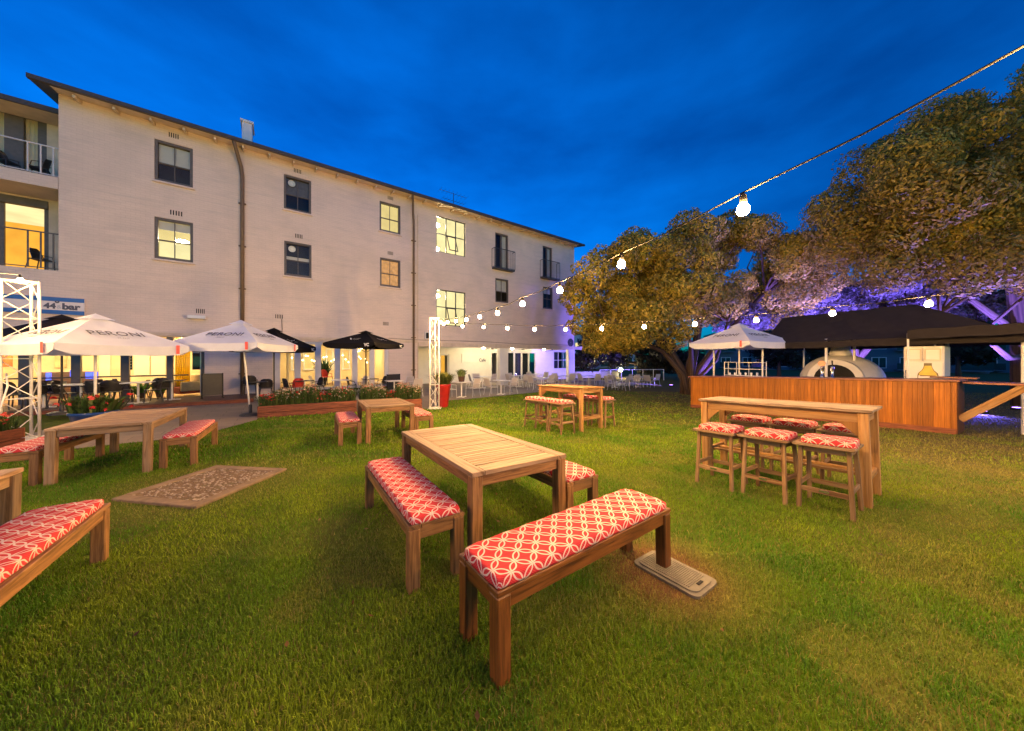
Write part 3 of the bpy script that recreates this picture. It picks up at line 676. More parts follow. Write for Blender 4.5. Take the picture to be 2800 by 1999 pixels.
s, z = wp(1560, 937); hw = MB().lathe([(.02, 0), (.34, 0), (.34, -.03), (.28, -.05), (.02, -.05)], 20).build('wall_emblem', M['dark_metal'], hotel); hw.location = (s, -.03, z); hw.rotation_euler = (R(90), 0, 0)

# ledge over the shop fronts
lg = MB(); zl = Z_SHOP+.10; s0 = S_LEFT; lg.box(((s0+S_CAFE)/2, -.02, zl), (S_CAFE-s0, .08, .14)); lg.build('ledge', M['soffit'], hotel)
lg = MB(); lg.box(((S_CAFE+S_END+.9)/2, .02, Z_CAFE+.13), (S_END+.9-S_CAFE, .22, .26)); lg.build('lintel', M['soffit'], hotel)

# balconies on the left wing ---------------------------------------------
ZB2b, ZB2t = slice_z(60, 499), slice_z(60, 466)
BY = 1.5
bk = MB(); rec_holes = [(ws(-200, BY), ws(133, BY), Z_BAL1+.05, slice_z(60, 547, BY)), (ws(-200, BY), ws(128, BY), ZB2t+.02, slice_z(60, 300, BY))]
wall_holes(bk, S_LEFT, S_COR+.35, Z_BAL1-.3, Z_TOP-.1, rec_holes, .2, BY); bk.build('recess_wall', M['soffit'], hotel)
mb = MB(); mb.box(((S_LEFT+S_COR)/2, BY/2+.02, (ZB2b+ZB2t)/2), (S_COR-S_LEFT-.02, BY+.04, ZB2t-ZB2b)); mb.build('balcony_slab', M['brick'], hotel)
mb = MB(); mb.box(((S_LEFT+S_COR)/2, BY/2+.14, Z_BAL1-.08), (S_COR-S_LEFT-.02, BY-.22, .15)); mb.build('balcony_slab', M['soffit'], hotel)
for z0, zt, m in ((ZB2t, slice_z(60, 380), M['lilac_paint']), (Z_BAL1, slice_z(60, 625), M['frame_grey'])):
    r = MB(); r.box(((S_LEFT+S_COR)/2, .12, zt), (S_COR-S_LEFT-.03, .04, .04)); r.box(((S_LEFT+S_COR)/2, .12, z0+.08), (S_COR-S_LEFT-.03, .03, .03)); rl = r.build('balcony_rail', m, hotel)
    x = S_COR-.15
    while x > S_LEFT+3: MB().box((x, .12, (z0+zt)/2+.03), (.036, .036, zt-z0-.06)).build('baluster', m, rl); x -= .27
# upper doors with curtains
s0, s1, z0, z1 = rec_holes[1]; mb = frame_mb(s0, s1-.002, z0, z1, BY+.1, .22, .12)
nD = 4; wd_ = 1.30
for i in range(nD): mb.box((s1-.75-wd_*i*.92, BY+.1, (z0+z1)/2), (.42, .08, z1-z0-.44))
d = mb.build('balcony_doors', M['frame_grey'], hotel); pane(d, s0+.2, s1-.2, z0+.2, z1-.2, BY+.14)
wavy(d, 'curtain', s0+.2, s1-.15, z0+.2, z1-.15, BY+.28, M['cream_ceil'], 22, .04)
mb = MB(); mb.quad((s0, BY+.5, z0), (s1, BY+.5, z0), (s1, BY+.5, z1), (s0, BY+.5, z1)).build('room_lining', M['dark_room'], d)
# lower opening: room, its walls and ceiling glowing in place of lamps
s0, s1, z0, z1 = rec_holes[0]; rd = 4.0
rm = MB(); rm.quad((s0-.3, BY+rd, z0-.05), (s1+.3, BY+rd, z0-.05), (s1+.3, BY+rd, z1+.1), (s0-.3, BY+rd, z1+.1)); r_ = rm.build('room_lining', M['lit_room_orange'], hotel)
MB().quad((s0-.3, BY+.2, z1+.1), (s0-.3, BY+rd, z1+.1), (s1+.3, BY+rd, z1+.1), (s1+.3, BY+.2, z1+.1)).build('room_ceiling', M['lit_cream'], r_)
MB().quad((s1+.28, BY+rd, z0), (s1+.28, BY+.2, z0), (s1+.28, BY+.2, z1), (s1+.28, BY+rd, z1)).build('room_side', M['lit_room_orange'], r_)
MB().quad((s0, BY+.2, z0-.03), (s1, BY+.2, z0-.03), (s1, BY+rd, z0-.03), (s0, BY+rd, z0-.03)).build('room_floor', M['floor_wood'], r_)
mb = frame_mb(s0, s1, z0, z1, BY+.1, .12, .1); mb.box((ws(2, BY), BY+.1, (z0+z1)/2), (.1, .08, z1-z0)); mb.box(((s0+s1)/2, BY+.02, z1-.05), (s1-s0, .18, .28)); mb.build('balcony_doors', M['frame_grey'], hotel)
# left wing roof edge
zl = slice_z(150, 300, .35); rl = MB(); rl.box(((S_LEFT+S_COR)/2, .62, zl+.02), (S_COR-S_LEFT-.01, .34, .18)); rl.quad((S_LEFT, .79, zl), (S_COR-.01, .79, zl), (S_COR-.01, 2, zl+.25), (S_LEFT, 2, zl+.25)); rl.build('wing_eaves', M['gutter'], rf)
MB().quad((S_LEFT, .5, zl-.075), (S_LEFT, 1.5, zl-.075), (S_COR, 1.5, zl-.075), (S_COR, .5, zl-.075)).build('wing_soffit', M['soffit'], rf)

# sign board ---------------------------------------------------------
def text_mesh(txt, size, m, ext=.004, shear=0, bold=0, sp=1.0):
    c = bpy.data.curves.new('lettering', 'FONT'); c.body = txt; c.size = size; c.extrude = ext; c.align_x = 'CENTER'; c.align_y = 'CENTER'; c.shear = shear; c.offset = bold; c.space_character = sp
    o = bpy.data.objects.new('lettering', c); col.objects.link(o); dg = bpy.context.evaluated_depsgraph_get(); me = bpy.data.meshes.new_from_object(o.evaluated_get(dg))
    bpy.data.objects.remove(o); me.name = 'lettering'; me.materials.clear(); me.materials.append(m); return me
def letter(parent, txt, size, m, loc, rot, **k): o = ob('lettering', text_mesh(txt, size, m, **k), parent, loc); o.rotation_euler = rot; return o
s1, zt = wp(234, 819); _, zb = wp(234, 864); s0 = ws(-260)
sg = thing('hotel_sign', 'blue and white sign board reading 44 degrees and bar on the brick wall', 'sign', tuple(wl(s0, -.06)), BYAW); L = s1-s0
MB().box((L/2, 0, (zt+zb)/2), (L, .06, zt-zb)).build('board', M['sign_white'], sg); hs_ = (zt-zb)
for q in (zt-hs_*.12, zb+hs_*.13): MB().box((L/2, -.034, q), (L, .012, hs_*.24), b=.002).build('stripe', M['blue_sign'], sg)
letter(sg, '44', hs_*.42, M['ink'], (ws(140)-s0, -.036, (zt+zb)/2-.02), (R(90), 0, 0), bold=.012)
letter(sg, '\u00b0', hs_*.5, M['ink'], (ws(160)-s0, -.036, (zt+zb)/2+.06), (R(90), 0, 0), bold=.012)
letter(sg, '&', hs_*.3, M['ink_pale'], (ws(165.5)-s0, -.036, (zt+zb)/2-.04), (R(90), 0, 0))
letter(sg, 'bar', hs_*.5, M['ink'], (ws(198)-s0, -.036, (zt+zb)/2-.02), (R(90), 0, 0), bold=.014)

# ground floor rooms ----------------------------------------------------
def room(s0, s1, z0, z1, depth, mw, mc, mf, name='dining_room'):
    mb = MB(); y0 = TH+.01; y1 = y0+depth
    mb.quad((s0, y1, z0), (s1, y1, z0), (s1, y1, z1), (s0, y1, z1)); mb.quad((s0, y0, z0), (s0, y1, z0), (s0, y1, z1), (s0, y0, z1)); mb.quad((s1, y1, z0), (s1, y0, z0), (s1, y0, z1), (s1, y1, z1))
    r = mb.build(name, mw, hotel)
    MB().quad((s0, y0, z1), (s0, y1, z1), (s1, y1, z1), (s1, y0, z1)).build('ceiling', mc, r); MB().quad((s0, y0, z0), (s1, y0, z0), (s1, y1, z0), (s0, y1, z0)).build('floor', mf, r)
    return r
r1 = room(S_LEFT+.4, S_R1+.02, DECK_Z, Z_SHOP+.15, 3.4, M['cream_wall'], M['cream_ceil'], M['floor_wood'])
y = TH+.02
for px in (62, 205, 340, 463): # grey posts of the shop front
    s = ws(px); MB().box((s, .12, (DECK_Z+Z_SHOP)/2), (.22 if px < 450 else .18, .16, Z_SHOP-DECK_Z)).build('post', M['post_grey'], hotel)
sb = MB(); sb.box(((S_LEFT+S_R1)/2, .12, .80), (S_R1-S_LEFT-1, .06, .05)); sb.box((S_R1-.06, .12, (DECK_Z+Z_SHOP)/2), (.1, .1, Z_SHOP-DECK_Z)); sb.build('glazing_bar', M['dark_metal'], hotel)
pane(hotel, S_LEFT+1, S_R1-.1, DECK_Z+.02, Z_SHOP, .14)
def lamp(p, s, y, z, m='lamp_warm', w_=.8): MB().box((s, y, z), (w_, .5, .05), b=.01).build('ceiling_light', M[m], p)
for q in (.08, .3, .52, .72, .9): lamp(r1, S_LEFT+.8+(S_R1-S_LEFT)*q, 1.9, Z_SHOP+.12)
bY = TH+3.4
s0, s1 = ws(479, .9), ws(520, .9); wavy(r1, 'curtain', s0, s1, .1, Z_SHOP+.05, .9, M['yellow_curtain'], 7, .05)
for px0, px1, y0_, yd in ((526, 551, 905, .5), (351, 362, 940, .5)):
    a, zt = wp(px0, y0_, yd); b = ws(px1, yd); zb = slice_z(px0, 1011, yd); bd = MB().box(((a+b)/2, yd, (zt+zb)/2), (b-a, .03, zt-zb)).build('menu_board', M['black'], r1)
    for i in range(8): MB().box((a+(b-a)*(.46+random.uniform(-.06, .06)), yd-.018, zt-.16-i*.11), ((b-a)*random.uniform(.45, .75), .004, .035), b=.001).build('chalk_line', M['ink_light'], bd)
s0, s1 = ws(532, .35), ws(558, .35); MB().box((s1-.06, .40, 1.1), (.14, .05, 2.4)).build('door_frame', M['white_paint'], r1)
for px0, px1 in ((365, 408), (412, 452), (270, 300)):   # bright wall panels
    a, b = ws(px0, bY-.1), ws(px1, bY-.1); MB().box(((a+b)/2, bY-.03, 1.45), (b-a, .04, 1.5)).build('wall_panel', M['cream_ceil'], r1)
a, zt = wp(-40, 958, 2.4); b, _ = wp(34, 958, 2.4); zb = slice_z(34, 1003, 2.4); MB().box(((a+b)/2, 2.4, (zt+zb)/2), (b-a, .06, zt-zb)).build('red_artwork', plain('red_art', (.7, .16, .03), .5, .6, 3), r1)
a, b = ws(150, bY-.05), ws(182, bY-.05); MB().box(((a+b)/2, bY-.05, 1.6), (b-a, .05, 1.0)).build('picture', plain('picture', (.6, .45, .2), .5, .4, 3), r1)
# bar counter inside with a blue lit shelf
a, b = ws(110, 2.3), ws(260, 2.3); bar_in = MB().box(((a+b)/2, 2.4, .42), (b-a, .5, 1.06)).build('indoor_bar', M['floor_wood'], r1)
for px0, px1, py0, py1 in ((118, 132, 1020, 1068), (185, 200, 1012, 1030), (228, 262, 1018, 1035), (235, 258, 1045, 1062)):
    q0, z1_ = wp(px0, py0, 1.9); q1, z0_ = wp(px1, py1, 1.9); MB().box(((q0+q1)/2, 2.1, (z0_+z1_)/2), (q1-q0, .05, abs(z1_-z0_))).build('blue_light_panel', M['lit_blue'], bar_in)
r2 = room(S_R2a-.02, S_R2b+.02, FLOOR2, Z_SHOP+.02, 4.2, M['cream_wall'], M['cream_ceil'], M['floor_wood'])
posts = (757, 814, 870, 923, 971, 1018, 1059)
fr = frame_mb(S_R2a+.01, S_R2b-.01, FLOOR2+.01, Z_SHOP-.06, .12, .12, .12); fr.build('shopfront_frame', M['lilac_paint'], hotel)
for px in posts:
    s = ws(px); MB().box((s, .115, (FLOOR2+Z_SHOP)/2), (.26, .14, Z_SHOP-FLOOR2-.2)).build('post', M['lilac_paint'], hotel)
for a, b in zip(posts[:-1], posts[1:]): pane(hotel, ws(a)+.14, ws(b)-.14, FLOOR2+.05, Z_SHOP-.12, .15)
for q in (.2, .5, .8): lamp(r2, S_R2a+(S_R2b-S_R2a)*q, 2.2, Z_SHOP-.02, w_=.6)
yb_ = TH+4.15
for px0, px1 in ((795, 815), (828, 868), (890, 912), (935, 958)):
    a, b = ws(px0, yb_), ws(px1, yb_); o = frame_mb(a, b, .75, 2.1, yb_, .1, .06).build('inner_window', M['white_paint'], r2)
a, b = ws(755, 1.6), ws(800, 1.6); MB().box((a+.5, 2.2, 1.1), (.08, 1.2, 2.3)).build('glazed_screen', M['cream_ceil'], r2)
for i in range(26):
    px = 800+i*8.6+random.uniform(-3, 3); py = 982+6*math.sin(i*1.1)+random.uniform(-5, 5); s, z = wp(px, py, 2.8)
    MB().lathe([(0, -.03), (.03, 0), (0, .03)], 8, (s, 2.8, z)).build('fairy_light', M['fairy'], r2)
s, _ = wp(884, 1000, 3.4)

# cafe veranda at the right ------------------------------------------------
CY_ = 3.4
mb = MB(); cd = [(1203, 1228, 968, 1050), (1343, 1362, 962, 1036), (1387, 1466, 962, 1036)]
ch_ = []
for x0, x1, y0, y1 in cd: s0, zt = wp(x0, y0, CY_); ch_.append((s0, ws(x1, CY_), FL_CAFE, zt))
ch_.append((ws(1514, CY_), ws(1556, CY_), slice_z(1514, 1010, CY_), slice_z(1514, 960, CY_)))
S_BACK = ws(1560, CY_)
wall_holes(mb, S_CAFE, S_BACK, FL_CAFE-.2, Z_CAFE+.3, ch_, .2, CY_); cw = mb.build('veranda_wall', M['white_wall'], hotel)
MB().quad((S_CAFE, .1, Z_CAFE+.2), (S_CAFE, CY_+.2, Z_CAFE+.2), (S_END+.9, CY_+.2, Z_CAFE+.2), (S_END+.9, .1, Z_CAFE+.2)).build('veranda_ceiling', M['cream_ceil'], hotel)
MB().quad((S_CAFE, CY_, FL_CAFE-.2), (S_CAFE, .1, FL_CAFE-.2), (S_CAFE, .1, Z_CAFE+.2), (S_CAFE, CY_, Z_CAFE+.2)).build('veranda_side', M['white_wall'], hotel)
MB().box(((S_CAFE+S_END)/2+.4, CY_/2, FL_CAFE-.06), (S_END-S_CAFE+.9, CY_+.3, .12)).build('veranda_floor', conc, hotel)
for x0, x1 in ((1366, 1389), (1554, 1571)):
    a, b = ws(x0), ws(x1); MB().box(((a+b)/2, .12, (FL_CAFE+Z_CAFE)/2), ((b-a), .3, Z_CAFE-FL_CAFE+.1)).build('column', M['white_wall'], hotel)
for i, (s0, s1, z0, z1) in enumerate(ch_):
    f = frame_mb(s0, s1, z0, z1, CY_+.1, .1, .1)
    if i == 2:
        for q in (.25, .5, .75): f.box((s0+(s1-s0)*q, CY_+.1, (z0+z1)/2), (.16, .08, z1-z0-.2))
    if i == 3:
        for q in (.33, .66): f.box((s0+(s1-s0)*q, CY_+.1, (z0+z1)/2), (.05, .06, z1-z0-.1))
        f.box(((s0+s1)/2, CY_+.1, (z0+z1)/2), (s1-s0-.1, .06, .05))
    d = f.build('window' if i == 3 else 'door', M['white_paint'], hotel); pane(d, s0+.08, s1-.08, z0+.08, z1-.08, CY_+.12)
    mm = M['orange_wall'] if i == 0 else M['dark_room']; q = MB(); q.quad((s0-.2, CY_+1.2, z0), (s1+.2, CY_+1.2, z0), (s1+.2, CY_+1.2, z1+.1), (s0-.2, CY_+1.2, z1+.1)); q.build('room_lining', M['lit_room_orange'] if i == 0 else mm, d)
a, zt = wp(1262, 968, CY_); b = ws(1332, CY_); zb = slice_z(1262, 992, CY_)
cs = thing('cafe_sign', 'white wall sign panel reading Cafe on the veranda wall', 'sign', tuple(wl(a, CY_-.03)), BYAW); L = b-a
MB().box((L/2, 0, (zt+zb)/2), (L, .04, zt-zb)).build('board', M['white_wall'], cs); letter(cs, 'Cafe', .34, M['ink'], (ws(1318, CY_)-a, -.025, slice_z(1318, 985, CY_)), (R(90), 0, 0), bold=.008)
for px, py in ((1322, 951), (1488, 955), (1400, 953)):
    s, z = wp(px, py, 1.6); l_ = MB().lathe([(0, -.10), (.08, -.08), (.11, 0), (.08, .06), (0, .07)], 12, (s, 1.6, Z_CAFE+.06)).build('veranda_lamp', M['lamp_white'], hotel, smooth=True)
for px in (1345, 1430, 1508):
    s = ws(px, 1.5); hf = MB(); hf.tube([(s, 1.5, Z_CAFE+.2), (s, 1.5, Z_CAFE+.02)], .03, 6); hf.lathe([(0, -.06), (.14, -.05), (.14, .03), (0, .04)], 12, (s, 1.5, Z_CAFE)); f = hf.build('ceiling_fan', M['dark_metal'], hotel)
    for k in range(4):
        an_ = k*math.pi/2+.4; MB().bar((s+.12*math.cos(an_), 1.5+.12*math.sin(an_), Z_CAFE), (s+.62*math.cos(an_), 1.5+.62*math.sin(an_), Z_CAFE), .12, .012).build('fan_blade', M['dark_metal'], f)

# timber deck along the left shop front ------------------------------------------
dk = MB(); DW = 2.3; s0, s1 = S_LEFT+1, ws(700)
k = int((s1-s0)/.14)
dk.box(((s0+s1)/2, -DW/2, DECK_Z-.05), (s1-s0, DW, .1)); deck = dk.build('deck', wood('deck_wood', (.13, .065, .04), (.07, .035, .02), .5), None, tuple(P0)); deck.rotation_euler = (0, 0, BYAW); tag(deck, kind='structure')
for j in range(int(DW/.14)): MB().box(((s0+s1)/2, -DW+.07+j*.14, DECK_Z+.008), (s1-s0, .128, .02), b=.004).build('board', M['floor_wood'] if 0 else deck.data.materials[0], deck)
MB().box(((s0+s1)/2, -DW-.02, DECK_Z-.10), (s1-s0, .035, .2)).build('fascia', M['planter'], deck)

# ------------------------------------------------------------------ lawn tables, benches, cushions
def make_table(L, Wd, top, leg, H=.74):
    """short side along x (L), long side along y (Wd)"""
    def fn():
        t = thing('dining_table', '', 'table'); e = .11; th = .035
        for sx in (-1, 1):
            MB().box((sx*(L/2-e/2), 0, H-th/2), (e, Wd, th)).build('frame_board', top, t)
            MB().box((0, sx*(Wd/2-e/2), H-th/2+.0005), (L-2*e-.004, e, th)).build('frame_board', top, t)
            MB().box((sx*(L/2-.04), 0, H-th-.045), (.03, Wd-.19, .085)).build('apron', leg, t)
            MB().box((0, sx*(Wd/2-.04), H-th-.045), (L-.19, .03, .085)).build('apron', leg, t)
            for sy in (-1, 1): MB().box((sx*(L/2-.05), sy*(Wd/2-.05), (H-th)/2-.02), (.09, .09, H-th+.036), b=.006).build('leg', leg, t)
        n = int((Wd-2*e)/.056); st_ = (Wd-2*e)/n
        me = MB().box((0, 0, 0), (L-2*e-.004, st_-.013, .022), b=.003).mesh('slat', top)
        for i in range(n): ob('slat', me, t, (0, -Wd/2+e+st_*(i+.5), H-.0135+random.uniform(-.001, .001)))
        me = MB().box((0, 0, 0), (.05, Wd-2*e, .02)).mesh('batten', leg)
        for x in (-L/6, L/6): ob('batten', me, t, (x, 0, H-.038))
        return t
    return fn
def make_bench(L, Wd, m, H=.455):
    def fn():
        t = thing('bench', '', 'bench'); e = .085; th = .03
        for sx in (-1, 1):
            MB().box((sx*(L/2-e/2), 0, H-th/2), (e, Wd, th)).build('frame_board', m, t)
            MB().box((0, sx*(Wd/2-e/2), H-th/2+.0005), (L-2*e-.004, e, th)).build('frame_board', m, t)
            MB().box((sx*(L/2-.028), 0, H-th-.04), (.026, Wd-.15, .075)).build('apron', m, t)
            MB().box((0, sx*(Wd/2-.028), H-th-.04), (L-.15, .026, .075)).build('apron', m, t)
            for sy in (-1, 1): MB().box((sx*(L/2-.042), sy*(Wd/2-.042), (H-th)/2-.02), (.08, .08, H-th+.036), b=.006).build('leg', m, t)
        n = max(3, int((L-2*e)/.06)); st_ = (L-2*e)/n; me = MB().box((0, 0, 0), (st_-.01, Wd-2*e, .02)).mesh('slat', m)
        for i in range(n): ob('slat', me, t, (-L/2+e+st_*(i+.5), 0, H-.014))
        return t
    return fn
def cushion_mesh(L, Wd, th=.052, r=.03, nx=16, ny=40):
    """rounded, slightly puffed slab with unrolled uv"""
    V, UV, Fc = [], [], []
    prof = [(-.003, 0.0), (.0, .25), (.0, .65), (.004, .86), (.011, .96), (.024, 1.0)]  # inset, height share
    def pt(u, v, ins, hz):
        x = (u-.5)*2*(L/2-ins); y = (v-.5)*2*(Wd/2-ins); return x, y, hz
    ring = [(i/nx, 0) for i in range(nx)]+[(1, j/ny) for j in range(ny)]+[(1-i/nx, 1) for i in range(nx)]+[(0, 1-j/ny) for j in range(ny)]
    n = len(ring)
    for ins, hs in prof:
        for u, v in ring:
            cr = .02*math.exp(-((min(u, 1-u)*L)**2+(min(v, 1-v)*Wd)**2)/.0016)
            x, y, z = pt(u, v, ins+cr*.4, hs*th*(1-.10*cr/.02)); d = th*(1-hs); V.append((x, y, z+.002*math.sin(u*31+v*47)))
            nxv = 1 if u == 1 else -1 if u == 0 else 0; nyv = 1 if v == 1 else -1 if v == 0 else 0
            UV.append((x+nxv*d, y+nyv*d))
    m_ = len(prof)
    for k in range(m_-1):
        for i in range(n): j = (i+1) % n; Fc.append((k*n+i, k*n+j, (k+1)*n+j, (k+1)*n+i))
    o = len(V); idx = {}
    for j in range(ny+1):
        for i in range(nx+1):
            u, v = i/nx, j/ny
            if i in (0, nx) or j in (0, ny): 
                k = i if j == 0 else nx+j if i == nx else 2*nx+ny-i if j == ny else (2*nx+2*ny-j) % n
                idx[i, j] = (m_-1)*n+k; continue
            x, y, _ = pt(u, v, .024, 0); puff = .004*(math.sin(math.pi*u)*math.sin(math.pi*v))**.6+.002*math.sin(v*Wd*23+1)*math.sin(u*9)
            idx[i, j] = len(V); V.append((x, y, th+puff)); UV.append((x, y))
    for j in range(ny):
        for i in range(nx): Fc.append((idx[i, j], idx[i+1, j], idx[i+1, j+1], idx[i, j+1]))
    bot = len(V); V.append((0, 0, 0)); UV.append((0, 0))
    for i in range(n): Fc.append((i, bot, (i+1) % n))
    me = bpy.data.meshes.new('seat_cushion'); me.from_pydata(V, [], Fc); me.update(); l = me.uv_layers.new(name='UVMap')
    uv = np.array(UV, np.float32); li = np.empty(len(me.loops), np.int32); me.loops.foreach_get('vertex_index', li); l.data.foreach_set('uv', uv[li].ravel())
    me.materials.append(M['cushion']); me.polygons.foreach_set('use_smooth', [True]*len(me.polygons)); return me
def seat(x, y, yaw): rz = R(yaw); return (x, y, gzf(x, y)-.006), rz, gtilt(x, y, rz)
TA = Proto(make_table(.95, 1.92, M['teak_top'], M['teak'])); TB = Proto(make_table(.95, 1.52, M['teak_grey'], M['teak'])); TC = Proto(make_table(.97, 1.91, M['teak_top'], M['teak_grey']))
def put_table(pr, x, y, yaw, label):
    l, rz, tl = seat(x, y, yaw); pr.put(l, rz, label, 'slatted dining tables on the lawn', tl)
put_table(TA, -.433, 3.447, 33.8, 'slatted teak table with long benches either side and a crosswise bench at its end')
put_table(TC, -6.184, 5.244, 33.9, 'weathered slatted table beside the white lighting truss and gravel pad')
put_table(TC, -3.825, 1.543, 33.0, 'slatted teak table whose corner shows behind the cushioned bench next to the gravel pad')
put_table(TB, -2.863, 7.263, 31.5, 'small grey brown slatted table in front of the flower planter')
CU = {}
def put_bench(pr, x, y, yaw, L, Wd, label, clabel):
    l, rz, tl = seat(x, y, yaw); pr.put(l, rz, label, 'cushioned benches on the lawn', tl)
    k = (round(L, 2), round(Wd, 2))
    if k not in CU: CU[k] = cushion_mesh(L-.045, Wd-.03)
    c = ob('seat_cushion', CU[k], None, (l[0], l[1], l[2]+.459), rz); c.rotation_euler = (tl[0], tl[1], rz+R(random.uniform(-.6, .6)))
    tag(c, clabel, 'cushion', 'red patterned seat cushions')
BD_ = Proto(make_bench(.41, 1.56, M['teak_dark'])); BT = Proto(make_bench(.41, 1.66, M['teak'])); BS = Proto(make_bench(.42, 1.57, M['teak'])); BX = Proto(make_bench(.41, 1.27, M['teak']))
put_bench(BD_, .447, 2.144, 35.8-90, .41, 1.56, 'dark teak bench with one leg on the grey pit cover', 'long red lattice cushion on the bench standing on the pit cover')
put_bench(BT, -.981, 2.971, 33.7, .41, 1.66, 'teak bench along the slatted table side facing the gravel pad', 'long red lattice cushion on the bench between gravel pad and teak table')
put_bench(BS, .25, 3.74, 33.8, .42, 1.57, 'teak bench half hidden behind the central slatted table', 'red lattice cushion seen past the central table leg')
put_bench(BS, -5.525, 5.605, 33.3, .42, 1.57, 'teak bench between the weathered table and the flower planter', 'red lattice cushion on the bench between weathered table and planter')
put_bench(BS, -6.730, 4.769, 31.2, .42, 1.57, 'teak bench behind the weathered table leg by the lighting truss', 'red lattice cushion on the bench nearest the lighting truss')
put_bench(BT, -2.922, 1.814, 35.3, .41, 1.66, 'teak bench with worn edge next to the gravel pad corner', 'large red lattice cushion on the worn bench by the gravel pad corner')
put_bench(BX, -3.475, 6.837, 31.7, .41, 1.27, 'short teak bench on the planter umbrella side of the small table', 'red lattice cushion on the short bench facing the planter end')
put_bench(BX, -2.25, 7.64, 31.5, .41, 1.27, 'short teak bench on the side of the small table towards the red pot', 'red lattice cushion on the short bench near the red pot')

# ------------------------------------------------------------------ bar tables and stools
def make_bar_table(L, Wd, leg, top, H=1.05):
    def fn():
        t = thing('bar_table', '', 'bar table'); th = .032; n = max(4, int(Wd/.125)); st_ = Wd/n
        for i in range(n): MB().box((random.uniform(-.008, .008), -Wd/2+st_*(i+.5), H-th/2+random.uniform(-.002, .002)), (L, st_-.007, th), b=.006).build('plank', top, t)
        for sx in (-1, 1):
            MB().box((sx*(L/2-.07), 0, H-th-.06), (.03, Wd-.2, .11)).build('apron', leg, t); MB().box((sx*(L/2-.07), 0, .30), (.045, Wd-.2, .075)).build('stretcher', leg, t)
            MB().box((0, sx*(Wd/2-.07), H-th-.06), (L-.2, .03, .11)).build('apron', leg, t)
            for sy in (-1, 1):
                MB().box((sx*(L/2-.07), sy*(Wd/2-.07), (H-th)/2-.02), (.082, .082, H-th+.036), b=.006).build('leg', leg, t)
                mb = MB(); x0, z0, yy = sx*(L/2-.112), H-th-.114, sy*(Wd/2-.07); q = [(x0, z0), (x0-sx*.16, z0), (x0, z0-.16)]
                for s_ in (-1, 1): o = len(mb.v); mb.poly([(a, yy+s_*.014, b) for a, b in (q if s_*sx > 0 else q[::-1])])
                for a, b in zip(q, q[1:]+q[:1]): mb.quad((a[0], yy-.014, a[1]), (b[0], yy-.014, b[1]), (b[0], yy+.014, b[1]), (a[0], yy+.014, a[1]))
                mb.build('corner_brace', leg, t)
        for yy in (-.10, .10): MB().box((0, yy, .30), (L-.2, .07, .03)).build('foot_rail', leg, t)
        return t
    return fn
B3 = Proto(make_bar_table(1.76, .74, M['bar_wood'], M['bar_grey'])); B4 = Proto(make_bar_table(1.49, .92, M['bar_wood'], M['bar_wood']))
def make_stool(m, mtop):
    def fn():
        t = thing('bar_stool', '', 'stool'); H = .705; a0, b0 = .185, .15; a1, b1 = .205, .215
        for i in range(4): MB().box((0, -.175+.117*i, H-.015), (.48, .108, .03), b=.006).build('seat_slat', mtop, t)
        for sx in (-1, 1):
            for sy in (-1, 1): MB().bar((sx*a1, sy*b1, -.02), (sx*a0, sy*b0, H-.03), .037, .037, .004).build('leg', m, t)
            MB().bar((-a0, sy*b0, 0), (a0, sy*b0, 0), .1, .1) if 0 else None
        for sy in (-1, 1):
            MB().bar((-a0+.024, sy*b0, H-.062), (a0-.024, sy*b0, H-.062), .022, .06).build('seat_rail', m, t); f = .3; yy = sy*(b1+(b0-b1)*f)
            MB().bar((-.18, yy, .225), (.18, yy, .225), .022, .05).build('stretcher', m, t)
            if sy < 0: MB().box((0, yy-.0125, .228), (.075, .004, .022), b=.001).build('maker_plate', M['steel'], t)
        for sx in (-1, 1): MB().bar((sx*a0, -b0+.024, H-.062), (sx*a0, b0-.024, H-.062), .022, .06).build('seat_rail', m, t); MB().bar((sx*.197, -.17, .27), (sx*.197, .17, .27), .022, .045).build('stretcher', m, t)
        return t
    return fn
ST = Proto(make_stool(M['stool_wood'], M['teak_grey'])); SCU = cushion_mesh(.42, .37, .06, nx=12, ny=12)
def bar_set(pr, x, y, yaw, spots, tlabel, where):
    l, rz, tl = seat(x, y, yaw); pr.put(l, rz, tlabel, 'tall bar tables on the lawn', tl); c, s_ = math.cos(rz), math.sin(rz)
    for u, v, dy, lab in spots:
        px, py = x+u*c-v*s_, y+u*s_+v*c; ll, r_, t_ = seat(px, py, yaw+dy+(180 if v > 0 else 0))
        ST.put(ll, r_, lab+' '+where, 'bar stools with red cushions', t_)
        cu = ob('stool_cushion', SCU, None, (ll[0], ll[1], ll[2]+.708), r_); cu.rotation_euler = (t_[0], t_[1], r_+R(random.uniform(-4, 4))); tag(cu, 'red cushion on '+lab.replace('stool at the ','').replace('stool of the ','')+' stool '+where, 'cushion', 'red stool cushions')
bar_set(B3, 3.602, 4.331, -54.4, [(-.43, -.761, -1, 'stool at the tree end of the lawn side'), (.085, -.727, -3, 'middle stool of the lawn side'), (.585, -.69, 0, 'stool at the canopy end of the lawn side'),
    (-.50, .46, 2, 'stool at the tree end of the counter side'), (.02, .47, -2, 'middle stool of the counter side'), (.55, .46, 1, 'stool at the canopy end of the counter side')],
    'long narrow bar table of grey planks in front of the timber counter', 'of the long bar table')
bar_set(B4, 1.505, 8.456, -50.1, [(-.51, -.73, 0, 'stool at the veranda end of the building side'), (-.049, -.79, -1, 'middle stool of the building side'), (.46, -.838, -6, 'stool at the lawn end of the building side'),
    (-.45, .66, 1, 'stool at the veranda end of the tree side'), (.05, .66, -2, 'middle stool of the tree side'), (.56, .658, 0, 'stool at the lawn end of the tree side')],
    'orange brown bar table ringed by stools in the middle of the lawn', 'of the mid lawn bar table')

